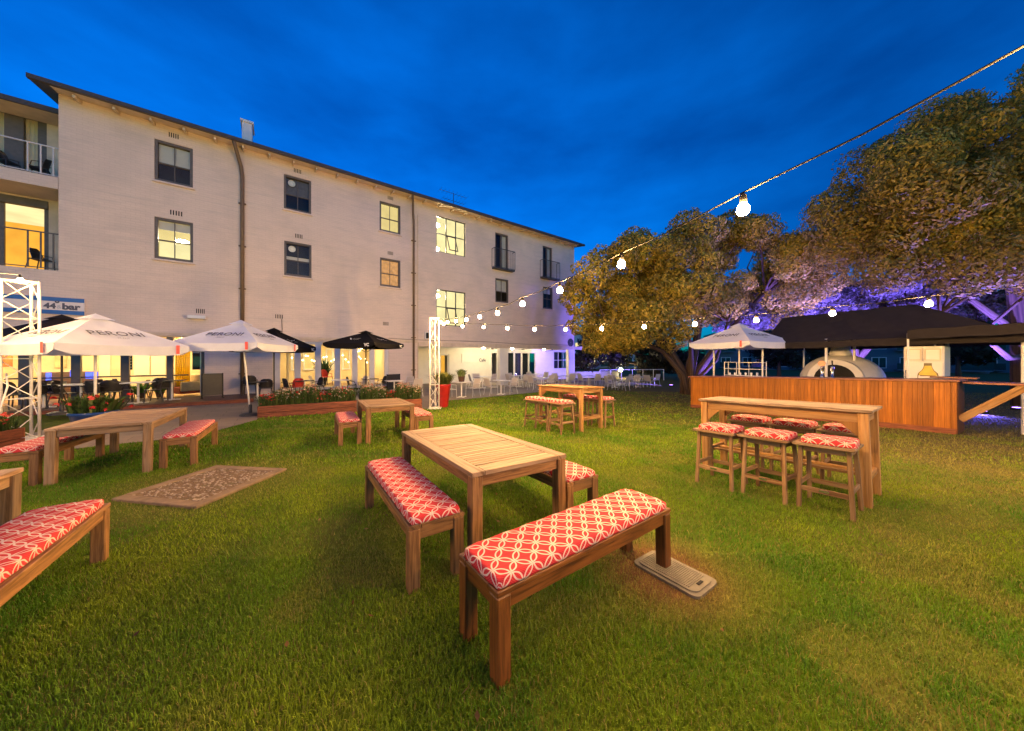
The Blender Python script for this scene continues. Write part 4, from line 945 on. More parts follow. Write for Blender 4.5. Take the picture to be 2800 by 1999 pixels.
# ------------------------------------------------------------------ umbrellas
def umbrella(x, y, z0, zp, Rr, phi, canvas, ink, txt, label, pole_m, lean=(0, 0), drop=.66, val=.21, tags=True, flip=None, sz=.26):
    t = thing('patio_umbrella', label, 'umbrella', (x, y, z0)); P = Vector((lean[0], lean[1], zp-z0)); K = []
    for i in range(4): a = R(phi+90*i); K.append(P+Vector((Rr*math.cos(a), Rr*math.sin(a), -drop)))
    cv = MB(); n, m_ = 10, 8
    for i in range(4):
        A, B = K[i], K[(i+1) % 4]; o = len(cv.v)
        for j in range(m_+1):
            r = .03+.97*j/m_
            for k in range(n+1):
                u = k/n; p = P*(1-r)+(A*(1-u)+B*u)*r; e = 4*u*(1-u); p = p+Vector((0, 0, -.05*e*math.sin(math.pi*min(1, r))*1-.035*e*r*r)); cv.v.append(tuple(p))
        for j in range(m_):
            for k in range(n): q = o+j*(n+1)+k; cv.face([q, q+1, q+n+2, q+n+1][::-1], [(0, 0), (1, 0), (1, 1), (0, 1)])
        o = len(cv.v)
        for k in range(n+1):
            u = k/n; e = 4*u*(1-u); p = A*(1-u)+B*u+Vector((0, 0, -.035*e)); wv = .012*math.sin(k*2.3+i); nn = (B-A).cross(Vector((0, 0, 1))).normalized()
            cv.v.append(tuple(p)); cv.v.append(tuple(p+nn*wv+Vector((0, 0, -val*(.6 if k in (0, n) else 1)))))
        for k in range(n): q = o+2*k; cv.face([q, q+2, q+3, q+1][::-1], [(0, 0)]*4)
    can = cv.build('canopy', canvas, t, smooth=False)
    cp = MB(); q = .2
    for i in range(4): a, b = P+(K[i]-P)*q+Vector((0, 0, .05)), P+(K[(i+1) % 4]-P)*q+Vector((0, 0, .05)); cp.poly([P+Vector((0, 0, .06)), a, b])
    cp.build('vent_cap', canvas, t)
    for i in range(4):
        A, B = K[i], K[(i+1) % 4]; ex = (B-A).normalized(); mid = (A+B)/2; ey = (P-mid).normalized(); nz_ = ex.cross(ey)
        if txt == 'mark':   # brush stroke mark, and a small corner monogram on the valance
            nn = ex.cross(Vector((0, 0, 1))).normalized()
            for x0, y0, x1, y1, w_ in ((-.22, .08, -.10, -.08, .045), (-.08, -.03, .0, .02, .02), (.0, .02, .1, .0, .025), (.1, .0, .22, .06, .02), (.02, -.09, .22, -.09, .015)):
                c = mid+(P-mid)*.36+Vector((0, 0, -.05))+nz_*.04; mbk = MB(); mbk.bar(c+ex*x0+ey*y0, c+ex*x1+ey*y1, w_, .004, .001); mbk.build('printed_mark', M['ink_light'], t)
            c = A+(B-A)*.86+Vector((0, 0, -.02-val*.45))+nn*.03; o = ob('lettering', text_mesh('VC', .15, M['ink_light'], ext=.002, bold=.006), t); o.matrix_local = Matrix.Translation(c) @ Matrix((ex, Vector((0, 0, 1)), nn)).transposed().to_4x4()
        elif txt:
            for tx, fr, size, inkm in txt:
                c = mid+(P-mid)*fr+Vector((0, 0, -.05*math.sin(math.pi*(1-fr))))+nz_*.035; o = ob('lettering', text_mesh(tx, size, inkm, ext=.002, sp=1.1), t); o.matrix_local = Matrix.Translation(c) @ Matrix((ex, ey, nz_)).transposed().to_4x4()
        if tags:
            p = A+(B-A)*.88+Vector((0, 0, -.035*.4-val/2))+nz_*.03; nn = ex.cross(Vector((0, 0, 1))).normalized(); mb = MB(); M4 = Matrix.Translation(p+nn*.015) @ Matrix((ex, nn, Vector((0, 0, 1)))).transposed().to_4x4(); mb.box((0, 0, 0), (.07, .004, val*1.0), M4, .001); mb.build('red_tag', M['red_tag'], t)
        MB().bar(P+Vector((0, 0, -.06)), A+Vector((0, 0, -.03)), .02, .03).build('rib', pole_m, t); MB().bar(P*.8+Vector((0, 0, -.25)), P*.45+A*.55+Vector((0, 0, -.03)), .014, .02).build('strut', pole_m, t)
    MB().tube([(0, 0, .02), P+Vector((0, 0, -.02))], .024, 10).build('pole', pole_m, t, smooth=True)
    MB().lathe([(0, 0), (.26, 0), (.26, .05), (.2, .08), (.045, .09), (.04, .34), (0, .34)], 20).build('base', M['dark_metal'], t)
    return t
PER = [('PERONI', .40, .25, M['ink']), ('ITALY', .22, .07, M['ink_pale'])]
PERF = [('PERONI', .36, .27, M['ink']), ('ITALY', .20, .07, M['ink_pale'])]
def gzz(x, y): return gzf(x, y)
umbrella(-9.5, 7.4, gzz(-9.5, 7.4), 2.47, 1.55, -56, M['white_canvas'], None, PER, 'white market umbrella with black lettering behind the lighting truss', M['white_metal'])
umbrella(-7.9, 9.8, gzz(-7.9, 9.8), 2.60, 1.52, -37, M['white_canvas'], None, PER, 'white market umbrella with leaning pole at the end of the flower planter', M['white_metal'], lean=(-.28, .0))
umbrella(-9.2, 12.55, DECK_Z+.02, 2.62, 1.45, -42, M['black_canvas'], None, 'mark', 'black umbrella half hidden behind the white one near the planter', M['dark_metal'], tags=False)
umbrella(-5.85, 13.0, gzz(-5.85, 13), 2.55, 1.50, -55, M['black_canvas'], None, 'mark', 'black umbrella with white script standing alone before the shop front', M['dark_metal'], tags=False, drop=.46, val=.18)
umbrella(-12.9, 9.3, DECK_Z+.02, 2.70, 1.7, -60, M['brown_canvas'], None, None, 'dark brown umbrella under the sign board', M['dark_metal'], tags=False)
umbrella(8.4, 12.0, gzz(8.4, 12), 2.74, 1.62, -25, M['white_canvas'], None, PER, 'white market umbrella above the timber bar counter', M['white_metal'])

# ------------------------------------------------------------------ lighting trusses and festoon strings
def truss(x, y, H, wd, rz, label, bay):
    z0 = gzf(x, y); t = thing('lighting_truss', label, 'truss', (x, y, z0), R(rz), 'white lighting trusses'); C = [(wd*.577*math.cos(R(a)), wd*.577*math.sin(R(a))) for a in (90, 210, 330)]
    for c in C: MB().tube([(c[0], c[1], 0), (c[0], c[1], H)], .023, 10).build('chord', M['white_metal'], t, smooth=True)
    n = round(H/bay)
    for f in range(3):
        a, b = C[f], C[(f+1) % 3]
        for i in range(n):
            z0_, z1_ = H*i/n+.02, H*(i+1)/n-.0; p, q = (a, b) if i % 2 else (b, a); MB().tube([(p[0], p[1], z0_), (q[0], q[1], z1_)], .009, 6).build('brace', M['white_metal'], t)
            if i % 2 == 0: MB().tube([(a[0], a[1], z0_+.02), (b[0], b[1], z0_+.02)], .008, 6).build('brace', M['white_metal'], t)
        MB().tube([(a[0], a[1], H-.02), (b[0], b[1], H-.02)], .023, 8).build('top_rail', M['white_metal'], t)
    MB().box((0, 0, .01), (wd+.14, wd+.14, .02)).build('base_plate', M['white_metal'], t)
    return t
truss(-10.1, 6.72, 3.28, .46, 38, 'white lighting truss beside the weathered table and umbrella', .41)
truss(-2.80, 11.75, 3.28, .32, 8, 'white lighting truss beside the tall red pot', .41)
bulb_me = MB().lathe([(0, -.045), (.025, -.041), (.038, -.021), (.037, .004), (.026, .027), (.017, .04)], 14).mesh('bulb', M['bulb'], True)
hold_me = MB().lathe([(.02, .036), (.022, .04), (.022, .085), (.012, .10), (0, .10)], 10).mesh('lamp_holder', M['black'], True)
def festoon(pts, label, skip=()):
    """pts: bulb positions; the cable runs just above them"""
    t = thing('festoon_string', label, 'string lights', pts[0], 0, 'festoon light strings'); o = Vector(pts[0]); mb = MB(); c = []
    for i, p in enumerate(pts):
        p = Vector(p)-o; c.append(p+Vector((0, 0, .11)))
        if i < len(pts)-1: c.append((p+Vector(pts[i+1])-o)/2+Vector((0, 0, .085)))
    mb.tube(c, .006, 8); mb.build('cable', M['black'], t, smooth=True)
    for i, p in enumerate(pts):
        if i in skip: continue
        b = ob('bulb', bulb_me, t, Vector(p)-o); ob('lamp_holder', hold_me, b)
    return t
def zi(v, xs, zs): return float(np.interp(v, xs, zs))
s1p = [(-2.64+.4697*i, 12-1.0857*i, zi(i, [0, 1, 3, 5, 7, 8, 9, 11, 15], [2.84, 2.72, 2.55, 2.43, 2.44, 2.48, 2.545, 2.75, 3.1])) for i in range(0, 15)]  # last bulbs, behind the camera, are added to light the near lawn
festoon(s1p, 'string of warm bulbs rising from the red pot truss over the lawn')
Y0 = 10.9; s2p = []
py2 = [885, 892, 894, 897, 900, 900, 898, 893, 886, 875, 856, 830]
for j in range(-1, 17):  # end bulbs, out of view, are added to light trees and counter
    yy = Y0*(1-.057436*j); xx = Y0*(-.15226+.069884*j); z = CAMH+(CY-py2[j+1])/F*yy if j <= 10 else 2.3+.06*(j-10)
    s2p.append((xx, yy, z))
festoon(s2p, 'string of warm bulbs running in front of the timber bar counter')
s3p = [(-10.0+.45*i, 6.6-1.08*i, 3.1-.10*math.sin(min(i, 8)/8*math.pi)*4) for i in range(0, 10)]  # bulbs past the truss are unseen, added to light wall and lawn
festoon(s3p, 'string of warm bulbs hanging from the truss by the weathered table')

# ------------------------------------------------------------------ timber bar counter, canopy and what stands behind it
cA = Vector((7.18, 13.0, 0)); cu = Vector((math.cos(R(-61)), math.sin(R(-61)), 0)); cv_ = Vector((-cu.y, cu.x, 0)); CLN = 6.31
def cpos(u, v): p = cA+cu*u+cv_*v; return p
zA, zB = gzf(cA.x, cA.y), gzf(*(cA+cu*CLN).xy); ct = thing('bar_counter', 'long outdoor bar counter clad in vertical orange brown boards', 'bar counter', (cA.x, cA.y, zA), R(-61)); slp = (zB-zA)/CLN; CH = 1.22
def cz(u): return slp*u
shear = Matrix(((1, 0, 0, 0), (0, 1, 0, 0), (slp, 0, 1, 0), (0, 0, 0, 1)))
n = 78; bw = CLN/n; me = MB().box((0, 0, CH/2+.02), (bw-.002, .022, CH-.05), b=.004).mesh('board', M['counter'])
for i in range(n): ob('board', me, ct, (bw*(i+.5), -.001*(i % 2), cz(bw*(i+.5))))
MB().box((CLN/2, .40, CH/2), (CLN-.02, .76, CH-.08), shear).build('carcass', M['teak_dark'], ct)
MB().box((CLN/2+.0, .36, CH+.02), (CLN+.12, .96, .045), shear).build('counter_top', M['counter_top'], ct)
MB().box((CLN/2, -.022, .05), (CLN+.02, .03, .16), shear).build('plinth', M['planter'], ct)
MB().box((CLN+.012, .38, CH/2), (.022, .74, CH-.02), Matrix.Translation((0, 0, cz(CLN)))).build('end_panel', M['teak_dark'], ct)
for x in (.02, CLN-.02): MB().box((x, -.018, CH/2+cz(x)), (.06, .02, CH-.02)).build('corner_trim', M['counter'], ct)
e = cz(CLN); fl = MB().box((CLN+.5, .42, CH-.02+e), (.86, .7, .04)).build('flap_shelf', M['counter_top'], ct)
for y_ in (.14, .66): MB().bar((CLN+.03, y_, .34+e), (CLN+.86, y_, CH-.05+e), .05 if y_ < .3 else .04, .15).build('brace', M['bar_wood'], ct)
MB().box((CLN-.15, .95, CH+.06+e), (.7, .36, .035)).build('back_shelf', M['counter_top'], ct)
def on_counter(u, v, dz=.045): p = cpos(u, v); return (p.x, p.y, zA+cz(u)+CH+dz)
def u_of(px, v):  # counter position under a pixel column
    k = (px-CX)/F; p = cA+cv_*v; return (k*p.y-p.x)/(cu.x-k*cu.y)
# beer taps
def tap(u, v, kind, label):
    t = thing('beer_tap', label, 'beer tap', on_counter(u, v), R(-61)); MB().lathe([(0, 0), (.06, 0), (.06, .015), (.035, .03), (.032, .28), (.04, .29), (.04, .33), (0, .34)], 14).build('column', M['steel'], t, smooth=True)
    MB().tube([(0, -.03, .27), (0, -.11, .265), (0, -.12, .2)], .012, 8).build('spout', M['steel'], t)
    if kind: b = MB().lathe([(0, -.02), (.085, -.02), (.09, 0), (.085, .02), (0, .02)], 18).build('badge', plain('badge', (.7, .33, .16), .4, .15), t); b.location = (0, -.02, .42); b.rotation_euler = (R(90), 0, 0)
    else: MB().tube([(0, 0, .33), (0, -.01, .5)], .014, 8, .02).build('handle', M['black'], t)
tap(u_of(2248, .25), .25, 1, 'chrome beer tap with a round orange badge on the counter'); tap(u_of(2276, .25), .25, 0, 'chrome beer tap with a black handle on the counter')
# small rack on the counter
u0 = u_of(2035, .5); rk = thing('drying_rack', 'small white wire rack with glasses on the counter', 'rack', on_counter(u0, .52), R(-61)); hw = .62
for sx in (-1, 1):
    for sy in (-1, 1): MB().tube([(sx*hw, sy*.13, 0), (sx*hw, sy*.13, .52)], .014, 6).build('post', M['white_metal'], rk)
for z in (.02, .26, .50): MB().box((0, 0, z), (hw*2, .28, .018)).build('shelf', M['white_metal'], rk)
for x in (-.2, .2): MB().tube([(x, -.13, 0), (x, -.13, .5)], .01, 6).build('post', M['white_metal'], rk)
gl_me = MB().lathe([(.03, 0), (.034, .1), (.03, .1), (.026, .01)], 10).mesh('drinking_glass', plain('clear_glass', (.7, .72, .75), .1, .05))
for i in range(6): p = on_counter(u0-.5+.18*i, .52, .045+.029); tag(ob('drinking_glass', gl_me, None, p), 'small drinking glass standing in the wire rack on the counter', 'glass', 'glasses on the wire rack')
# second pole and marquee poles
def pole(px, v, ztop, label):
    u = u_of(px, v); p = cpos(u, v); z0 = gzf(p.x, p.y); t = thing('marquee_pole', label, 'pole', (p.x, p.y, z0)); MB().tube([(0, 0, 0), (0, 0, ztop-z0)], .035, 10).build('pipe', M['white_metal'], t); MB().box((0, 0, .01), (.2, .2, .02)).build('foot_plate', M['white_metal'], t)
pole(1952, .98, 2.2, 'thin pale pole behind the tree end of the counter'); pole(2259, 1.15, 2.12, 'pale pole beside the beer taps'); pole(2336, 2.4, 2.12, 'pale pole in front of the pizza oven'); pole(2590, 2.0, 2.2, 'thin pole beside the white fridge')
# pizza oven
u = u_of(2298, 2.9); p = cpos(u, 2.9); z0 = gzf(p.x, p.y); ov = thing('pizza_oven', 'white domed pizza oven with a dark arched mouth behind the counter', 'oven', (p.x, p.y, z0), R(-61)+R(8))
MB().box((0, 0, .61), (1.9, 1.5, 1.22)).build('stand', M['dark_metal'], ov)
pr = [(1.06*math.cos(a), 1.22+.86*math.sin(a)) for a in np.linspace(0, 1.32, 12)]+[(.30, 2.10), (.25, 2.22), (.24, 2.6), (.0, 2.61)]
MB().lathe(pr, 32).build('dome', M['oven'], ov, smooth=True)
mb = MB(); na = 14; q0 = [(.50*math.cos(a), .1*12.4+.50*math.sin(a)) for a in np.linspace(0, math.pi, na)]; q1 = [(.68*math.cos(a), .1*12.4+.66*math.sin(a)) for a in np.linspace(0, math.pi, na)]
for i in range(na-1):
    for yy in (-1.12,): mb.quad((q1[i][0], yy, q1[i][1]), (q0[i][0], yy, q0[i][1]), (q0[i+1][0], yy, q0[i+1][1]), (q1[i+1][0], yy, q1[i+1][1]))
    mb.quad((q1[i][0], -1.12, q1[i][1]), (q1[i+1][0], -1.12, q1[i+1][1]), (q1[i+1][0], -.5, q1[i+1][1]), (q1[i][0], -.5, q1[i][1])); mb.quad((q0[i+1][0], -1.12, q0[i+1][1]), (q0[i][0], -1.12, q0[i][1]), (q0[i][0], -.5, q0[i][1]), (q0[i+1][0], -.5, q0[i+1][1]))
mb.build('mouth_arch', M['oven'], ov); MB().poly([(x, -1.085, z) for x, z in q0]).build('mouth', M['black'], ov)
# fridge with a printed bottle
u = (u_of(2470, 1.25)+u_of(2582, 1.25))/2; fw = (u_of(2582, 1.25)-u_of(2470, 1.25)); p = cpos(u, 1.62); z0 = gzf(p.x, p.y); fr_ = thing('drinks_fridge', 'tall white drinks fridge printed with a yellow bottle', 'fridge', (p.x, p.y, z0), R(-61)); FH = 2.15; yf = -.36
MB().box((0, 0, FH/2), (fw, .7, FH), b=.02).build('cabinet', M['fridge'], fr_)
for sx in (-1, 1):
    MB().box((sx*fw*.235, yf-.012, FH-.22), (fw*.44, .03, .38)).build('upper_panel', M['fridge'], fr_); mb = frame_mb(sx*fw*.235-fw*.2, sx*fw*.235+fw*.2, FH-.38, FH-.07, yf-.03, .025, .012); mb.build('panel_trim', M['soffit'], fr_)
MB().box((0, yf-.012, .95), (fw*.93, .03, 1.52)).build('door', M['fridge'], fr_)
bx, bz = fw*.12, 1.20; prf = [(.16, 0), (.16, .17), (.15, .23), (.095, .31), (.07, .38), (.062, .43), (.06, .5)]
def sil(sc, z0_, z1_, m, y_, nm): 
    L_ = [(w_*sc, z) for w_, z in prf if z0_ <= z <= z1_]; pts = [(bx+w_, y_, bz+z) for w_, z in L_]+[(bx-w_, y_, bz+z) for w_, z in L_[::-1]]; MB().poly(pts[::-1]).build(nm, m, fr_)
sil(1.1, 0, 1, plain('bottle_edge', (.16, .12, .05), .4), yf-.030, 'bottle_print'); sil(.94, 0, .43, plain('bottle_yellow', (.62, .45, .05), .4, .25, 5), yf-.033, 'bottle_print'); sil(1.0, 0, .17, M['fridge'], yf-.036, 'bottle_print')
MB().box((bx, yf-.038, bz+.165), (.26, .004, .02)).build('bottle_print', M['teak_dark'], fr_); MB().box((bx+.02, yf-.038, bz+.06), (.20, .004, .025)).build('bottle_print', M['soffit'], fr_)
MB().tube([(-fw*.42, yf-.03, 1.2), (-fw*.42, yf-.08, 1.24), (-fw*.42, yf-.08, 1.46), (-fw*.42, yf-.03, 1.5)], .015, 8).build('handle', M['steel'], fr_)
# marquee roof: hip roof on the far part, lower awning on the near part
cu2 = cu; t0 = 1.4
def mpos(u, v, z): p = cA+cu*u+cv_*v; return Vector((p.x, p.y, z))
def pix(px, py, y): return Vector(((px-CX)/F*y, y, CAMH+(CY-py)/F*y))
mq = thing('marquee', 'large dark brown marquee roof over the outdoor bar', 'marquee', (0, 0, 0)); ev = 1.0
E0, E1 = mpos(u_of(2085, ev), ev, 2.02), mpos(u_of(2800, ev), ev, 2.08); E2, E3 = E1+cv_*3.4, E0+cv_*3.4
R0, R1 = mpos(u_of(2140, ev+1.7), ev+1.7, 3.06), mpos(u_of(2500, ev+1.7), ev+1.7, 3.12)
def sheet(mb, a, b, c, d, n=10, sag=.06):
    o = len(mb.v)
    for i in range(n+1):
        for j in range(n+1):
            u, v = i/n, j/n; p = (a*(1-u)+b*u)*(1-v)+(d*(1-u)+c*u)*v; mb.v.append(tuple(p+Vector((0, 0, -sag*math.sin(math.pi*u)*math.sin(math.pi*v)+.012*math.sin(u*17+v*5)))))
    for i in range(n):
        for j in range(n): q = o+i*(n+1)+j; mb.face([q, q+n+1, q+n+2, q+1], [(0, 0)]*4)
mb = MB(); sheet(mb, E0, E1, R1, R0); sheet(mb, E1, E2, R1, R1); sheet(mb, E2, E3, R0, R1); sheet(mb, E3, E0, R0, R0)
for a, b in ((E0, E1), (E1, E2), (E2, E3), (E3, E0)): sheet(mb, a+Vector((0, 0, -.2)), b+Vector((0, 0, -.2)), b, a, 10, .0)
mb.build('roof', M['brown_canvas'], mq, smooth=False)
for p in (E0, E2, E3): z0 = gzf(p.x, p.y); MB().tube([(p.x, p.y, z0), (p.x, p.y, p.z-.02)], .03, 8).build('leg', M['white_metal'], mq)
aw = thing('awning', 'lower dark awning at the flap end of the bar with a pale corner post', 'awning', (0, 0, 0)); uL, uR = u_of(2480, .45), u_of(2860, .45); A0, A1 = mpos(uL, .45, 2.24), mpos(uR, .45, 2.28); A2, A3 = A1+cv_*3.0+Vector((0, 0, .16)), A0+cv_*3.0+Vector((0, 0, .16))
mb = MB(); sheet(mb, A0, A1, A2, A3, 10, .05); sheet(mb, A0+Vector((0, 0, -.24)), A1+Vector((0, 0, -.24)), A1, A0, 10, 0); mb.build('roof', M['brown_canvas'], aw)
MB().bar(A0+Vector((0, 0, -.12))+cv_*.06, A1+Vector((0, 0, -.12))+cv_*.06, .04, .08).build('front_beam', M['lilac_paint'], aw); MB().bar(A3+Vector((0, 0, -.12)), A2+Vector((0, 0, -.12)), .04, .08).build('rear_beam', M['lilac_paint'], aw)
lp = gp(2799, 1188); ql = MB().tube([(lp.x, lp.y, lp.z), (lp.x, lp.y, 2.12)], .035, 10).build('corner_post', M['white_metal'], aw)
for p in (A0+cv_*.1, A3): MB().tube([(p.x, p.y, gzf(p.x, p.y)), (p.x, p.y, p.z-.08)], .02, 8).build('post', M['white_metal'], aw)

# ------------------------------------------------------------------ trees
def clump_tree(name, label, base, crowns, stems, nleaf, leaf, cols, group, clumps=90, cr=(.7, 1.3), seed=1, low=None, bark_r=.26, shell=.62):
    """crowns: list of (centre, radii, weight) ellipsoids filled with leaf clumps"""
    r = np.random.default_rng(seed); t = thing(name, label, 'tree', base, 0, group); b0 = np.array(base); cen = []
    wts = np.array([c[2] for c in crowns], float); wts /= wts.sum()
    while len(cen) < clumps:
        k = r.choice(len(crowns), p=wts); c, rad, _ = crowns[k]; v = r.normal(size=3); v /= np.linalg.norm(v); q = shell+(1-shell)*r.random()**.6
        if r.random() < .12: q = r.random()*.7
        p = np.array(c)+v*np.array(rad)*q
        if low is not None and p[2] < low(p[0]): continue
        cen.append(p)
    cen = np.array(cen); rad = r.uniform(cr[0], cr[1], clumps); w_ = rad**2; cnt = (nleaf*w_/w_.sum()).astype(int); VV, CC = [], []
    for p, R_, n in zip(cen, rad, cnt):
        v = r.normal(size=(n, 3)); v /= np.linalg.norm(v, axis=1)[:, None]; d = R_*(.74+.28*r.random(n)**.6)*(1+.20*np.sin(v[:, 0]*5+p[0]*3)*np.cos(v[:, 2]*6+p[1]))
        v[:, 2] *= .82; c = p+v*d[:, None]; nrm = v+.36*r.normal(size=(n, 3)); nrm /= np.linalg.norm(nrm, axis=1)[:, None]
        a = np.cross(nrm, r.normal(size=(n, 3))); a /= np.linalg.norm(a, axis=1)[:, None]; bb = np.cross(nrm, a); L = (leaf*(.6+.8*r.random(n)))[:, None]; Wd = L*.42
        VV.append(np.stack([c-a*L, c-bb*Wd, c+a*L, c+bb*Wd], 1)); cc = np.array(cols)[r.integers(0, len(cols), n)]*(.7+.6*r.random(n))[:, None]*(.62+.7*r.random()); CC.append(np.repeat(cc, 4, 0))
    V = np.concatenate(VV).reshape(-1, 3)-b0; n = len(V)//4; T = np.arange(n*4).reshape(n, 4)
    tag(ob('crown', fast_mesh('crown', V, T, M['leaf'], np.concatenate(CC)), t), kind='stuff')
    tr = MB(); tips = []
    for pts, r0, r1 in stems: tr.tube([Vector(p)-Vector(base) for p in pts], r0, 10, r1); tips.append((Vector(pts[-1]), Vector(pts[len(pts)//2]), r1))
    tr.build('trunk', M['bark'], t, smooth=True)
    br = MB()
    for p, R_ in zip(cen, rad):
        pv = Vector(p); tip = min(tips, key=lambda q: (q[0]-pv).length); a = tip[0] if (tip[0]-pv).length < (tip[1]-pv).length else tip[1]
        m_ = (a+pv)/2+Vector(r.normal(size=3)*.25)+Vector((0, 0, .15)); br.tube([a-Vector(base), m_-Vector(base), pv-Vector(base)], [.06, .04, .012], 5, cap=False)
    br.build('branches', M['bark'], t); return t
OLV = [(.44, .31, .035), (.52, .36, .045), (.30, .25, .03), (.20, .20, .03), (.54, .38, .07)]
tb = gp(1880, 1078); bx_, by_, bz_ = tb.x, tb.y, tb.z
def at(px, py, y): return ((px-CX)/F*y, y, CAMH+(CY-py)/F*y)
T1 = [(at(1680, 800, 18.2), (2.6, 2.4, 2.6), 1.2), (at(1790, 745, 18.6), (2.6, 2.6, 2.6), 1.2), (at(1930, 715, 19), (3.0, 3, 2.5), 1.3), (at(2060, 735, 19), (2.8, 3, 2.3), 1.1), (at(2150, 800, 19.5), (1.8, 2.2, 1.5), .6), (at(1840, 850, 17.6), (2.4, 1.8, 1.7), .8), (at(1735, 890, 17.6), (1.6, 1.5, 1.3), .6), (at(1640, 880, 18.4), (1.5, 1.8, 1.5), .6), (at(1970, 850, 18.6), (2.0, 1.8, 1.2), .5)]
stems = [([(bx_, by_, bz_-.1), (bx_-.1, by_, bz_+.9), (bx_-.9, by_+.1, bz_+2.4), at(1740, 860, 18.4)], .42, .12), ([(bx_+.1, by_+.1, bz_-.1), (bx_+.1, by_, bz_+1.2), (bx_+.5, by_, bz_+3), at(1930, 760, 19)], .4, .12), ([(bx_+.25, by_, bz_), (bx_+.6, by_, bz_+1.3), (bx_+1.9, by_+.1, bz_+3), at(2090, 800, 19.2)], .3, .1),
         ([(bx_-.1, by_-.1, bz_), (bx_-.4, by_-.2, bz_+1.2), (bx_-1.6, by_-.3, bz_+2.5), at(1660, 900, 18.2)], .22, .07), ([(bx_+.1, by_-.2, bz_), (bx_+.4, by_-.5, bz_+1.0), (bx_+1.3, by_-.6, bz_+2.0), at(1990, 880, 18.4)], .16, .06), ([(bx_, by_-.2, bz_), (bx_, by_-.4, bz_+1.4), (bx_-.1, by_-.5, bz_+3), at(1840, 820, 18)], .2, .07)]
clump_tree('spreading_tree', 'broad many stemmed tree with olive foliage beside the bar counter', (bx_, by_, bz_), T1, stems, 130000, .088, OLV, 'trees behind the bar', 105, (.6, 1.2), 3)
t2b = (22.6, 14.2, gzf(12, 14)); Y2 = 14
T2 = [(at(2440, 600, 14), (2.3, 3, 2.1), 1), (at(2520, 560, 14), (3, 3, 2.6), 1.2), (at(2650, 470, 14), (3.4, 3.2, 3.0), 1.5), (at(2800, 420, 14), (3.6, 3.4, 3.4), 1.5), (at(2950, 400, 14.5), (4, 4, 3.6), 1), (at(2560, 680, 13.5), (2.2, 2.2, 1.3), .7), (at(2720, 650, 13), (2.6, 2.4, 1.8), .9), (at(2850, 640, 12.6), (2.4, 2.4, 2.0), .8), (at(2400, 670, 14.5), (1.4, 2.0, 1.5), .6)]
st2 = [([(t2b[0], t2b[1], t2b[2]-.2), (22.4, 14.2, 2.2), at(2770, 700, 14.2), at(2760, 500, 14.2)], .45, .14), ([(22.5, 14.2, 2.0), at(2740, 880, 14), at(2600, 780, 14), at(2480, 640, 14)], .17, .07), ([(22.5, 14.2, 1.6), at(2760, 980, 13.8), at(2680, 915, 13.6), at(2570, 860, 13.4)], .13, .05), ([(22.6, 14.2, 2.4), at(2860, 760, 14), at(2920, 520, 14.4)], .22, .1)]
clump_tree('large_tree', 'huge golden olive tree rising above the marquee and awning', t2b, T2, st2, 160000, .080, OLV+[(.36, .25, .03)], 'trees behind the bar', 125, (.65, 1.35), 5)
t3 = at(2330, 1060, 20.5); t3b = (t3[0], t3[1], gzf(12, 15)); 
T3 = [(at(2150, 830, 20.5), (2.8, 1.8, 1.1), 1), (at(2330, 820, 20.5), (3.2, 2, 1.2), 1), (at(2520, 815, 20), (3.2, 2, 1.3), 1.1), (at(2680, 850, 18.5), (2.6, 1.6, 1.4), .9), (at(2060, 880, 20), (1.8, 1.4, .8), .5)]
st3 = [([(t3b[0], t3b[1], t3b[2]-.1), (t3[0]+.2, t3[1], 2.2), at(2250, 850, 20.5)], .3, .08), ([(t3b[0], t3b[1], 1.0), at(2420, 900, 20.3), at(2600, 830, 20)], .2, .07), ([(t3b[0], t3b[1], 1.4), at(2200, 900, 20.4), at(2090, 870, 20.2)], .16, .06)]
clump_tree('low_tree', 'low spreading tree lit purple from below behind the marquee', t3b, T3, st3, 70000, .10, [(.15, .12, .12), (.18, .15, .15), (.12, .11, .11)], 'trees behind the bar', 90, (.5, .95), 8)
t4b = at(1800, 1042, 34); t4b = (t4b[0], t4b[1], gzf(12, 15))
T4 = [(at(1640, 960, 33), (3.0, 2, 1.5), 1), (at(1760, 970, 33), (3.4, 2, 1.6), 1), (at(1860, 960, 33), (3, 2, 1.6), 1), (at(1700, 915, 34), (3.4, 2, 2.0), 1)]
clump_tree('shade_tree', 'dark shade tree standing beyond the paved terrace', t4b, T4, [([t4b, (t4b[0]-.3, t4b[1], 1.2), at(1720, 960, 33)], .4, .15), ([t4b, (t4b[0]-2.2, t4b[1], .9), at(1690, 985, 33)], .25, .1)], 26000, .17, [(.035, .03, .015), (.05, .045, .02)], 'trees behind the bar', 60, (.8, 1.4), 9)
t5b = (at(2120, 1040, 40)[0], 40, gzf(12, 15))
for i, (px, yy, sc) in enumerate(((2130, 32, 1.0), (2260, 36, 1.2), (2620, 30, 1.1))):
    q = at(px, 1000, yy); b0 = (q[0], yy, gzf(12, 15)); clump_tree('background_tree', ['dark tree between the umbrella and the far flats', 'dark tree behind the pizza oven', 'dark tree behind the white fridge'][i], b0, [((q[0], yy, 2.6*sc), (2.4*sc, 1.6, 1.8*sc), 1)], [([b0, (q[0], yy, 1.2), (q[0], yy, 2.8)], .2, .08)], 7000, .16, [(.02, .03, .015), (.03, .035, .02)], 'dark trees in the distance', 22, (.6, 1.1), 20+i)

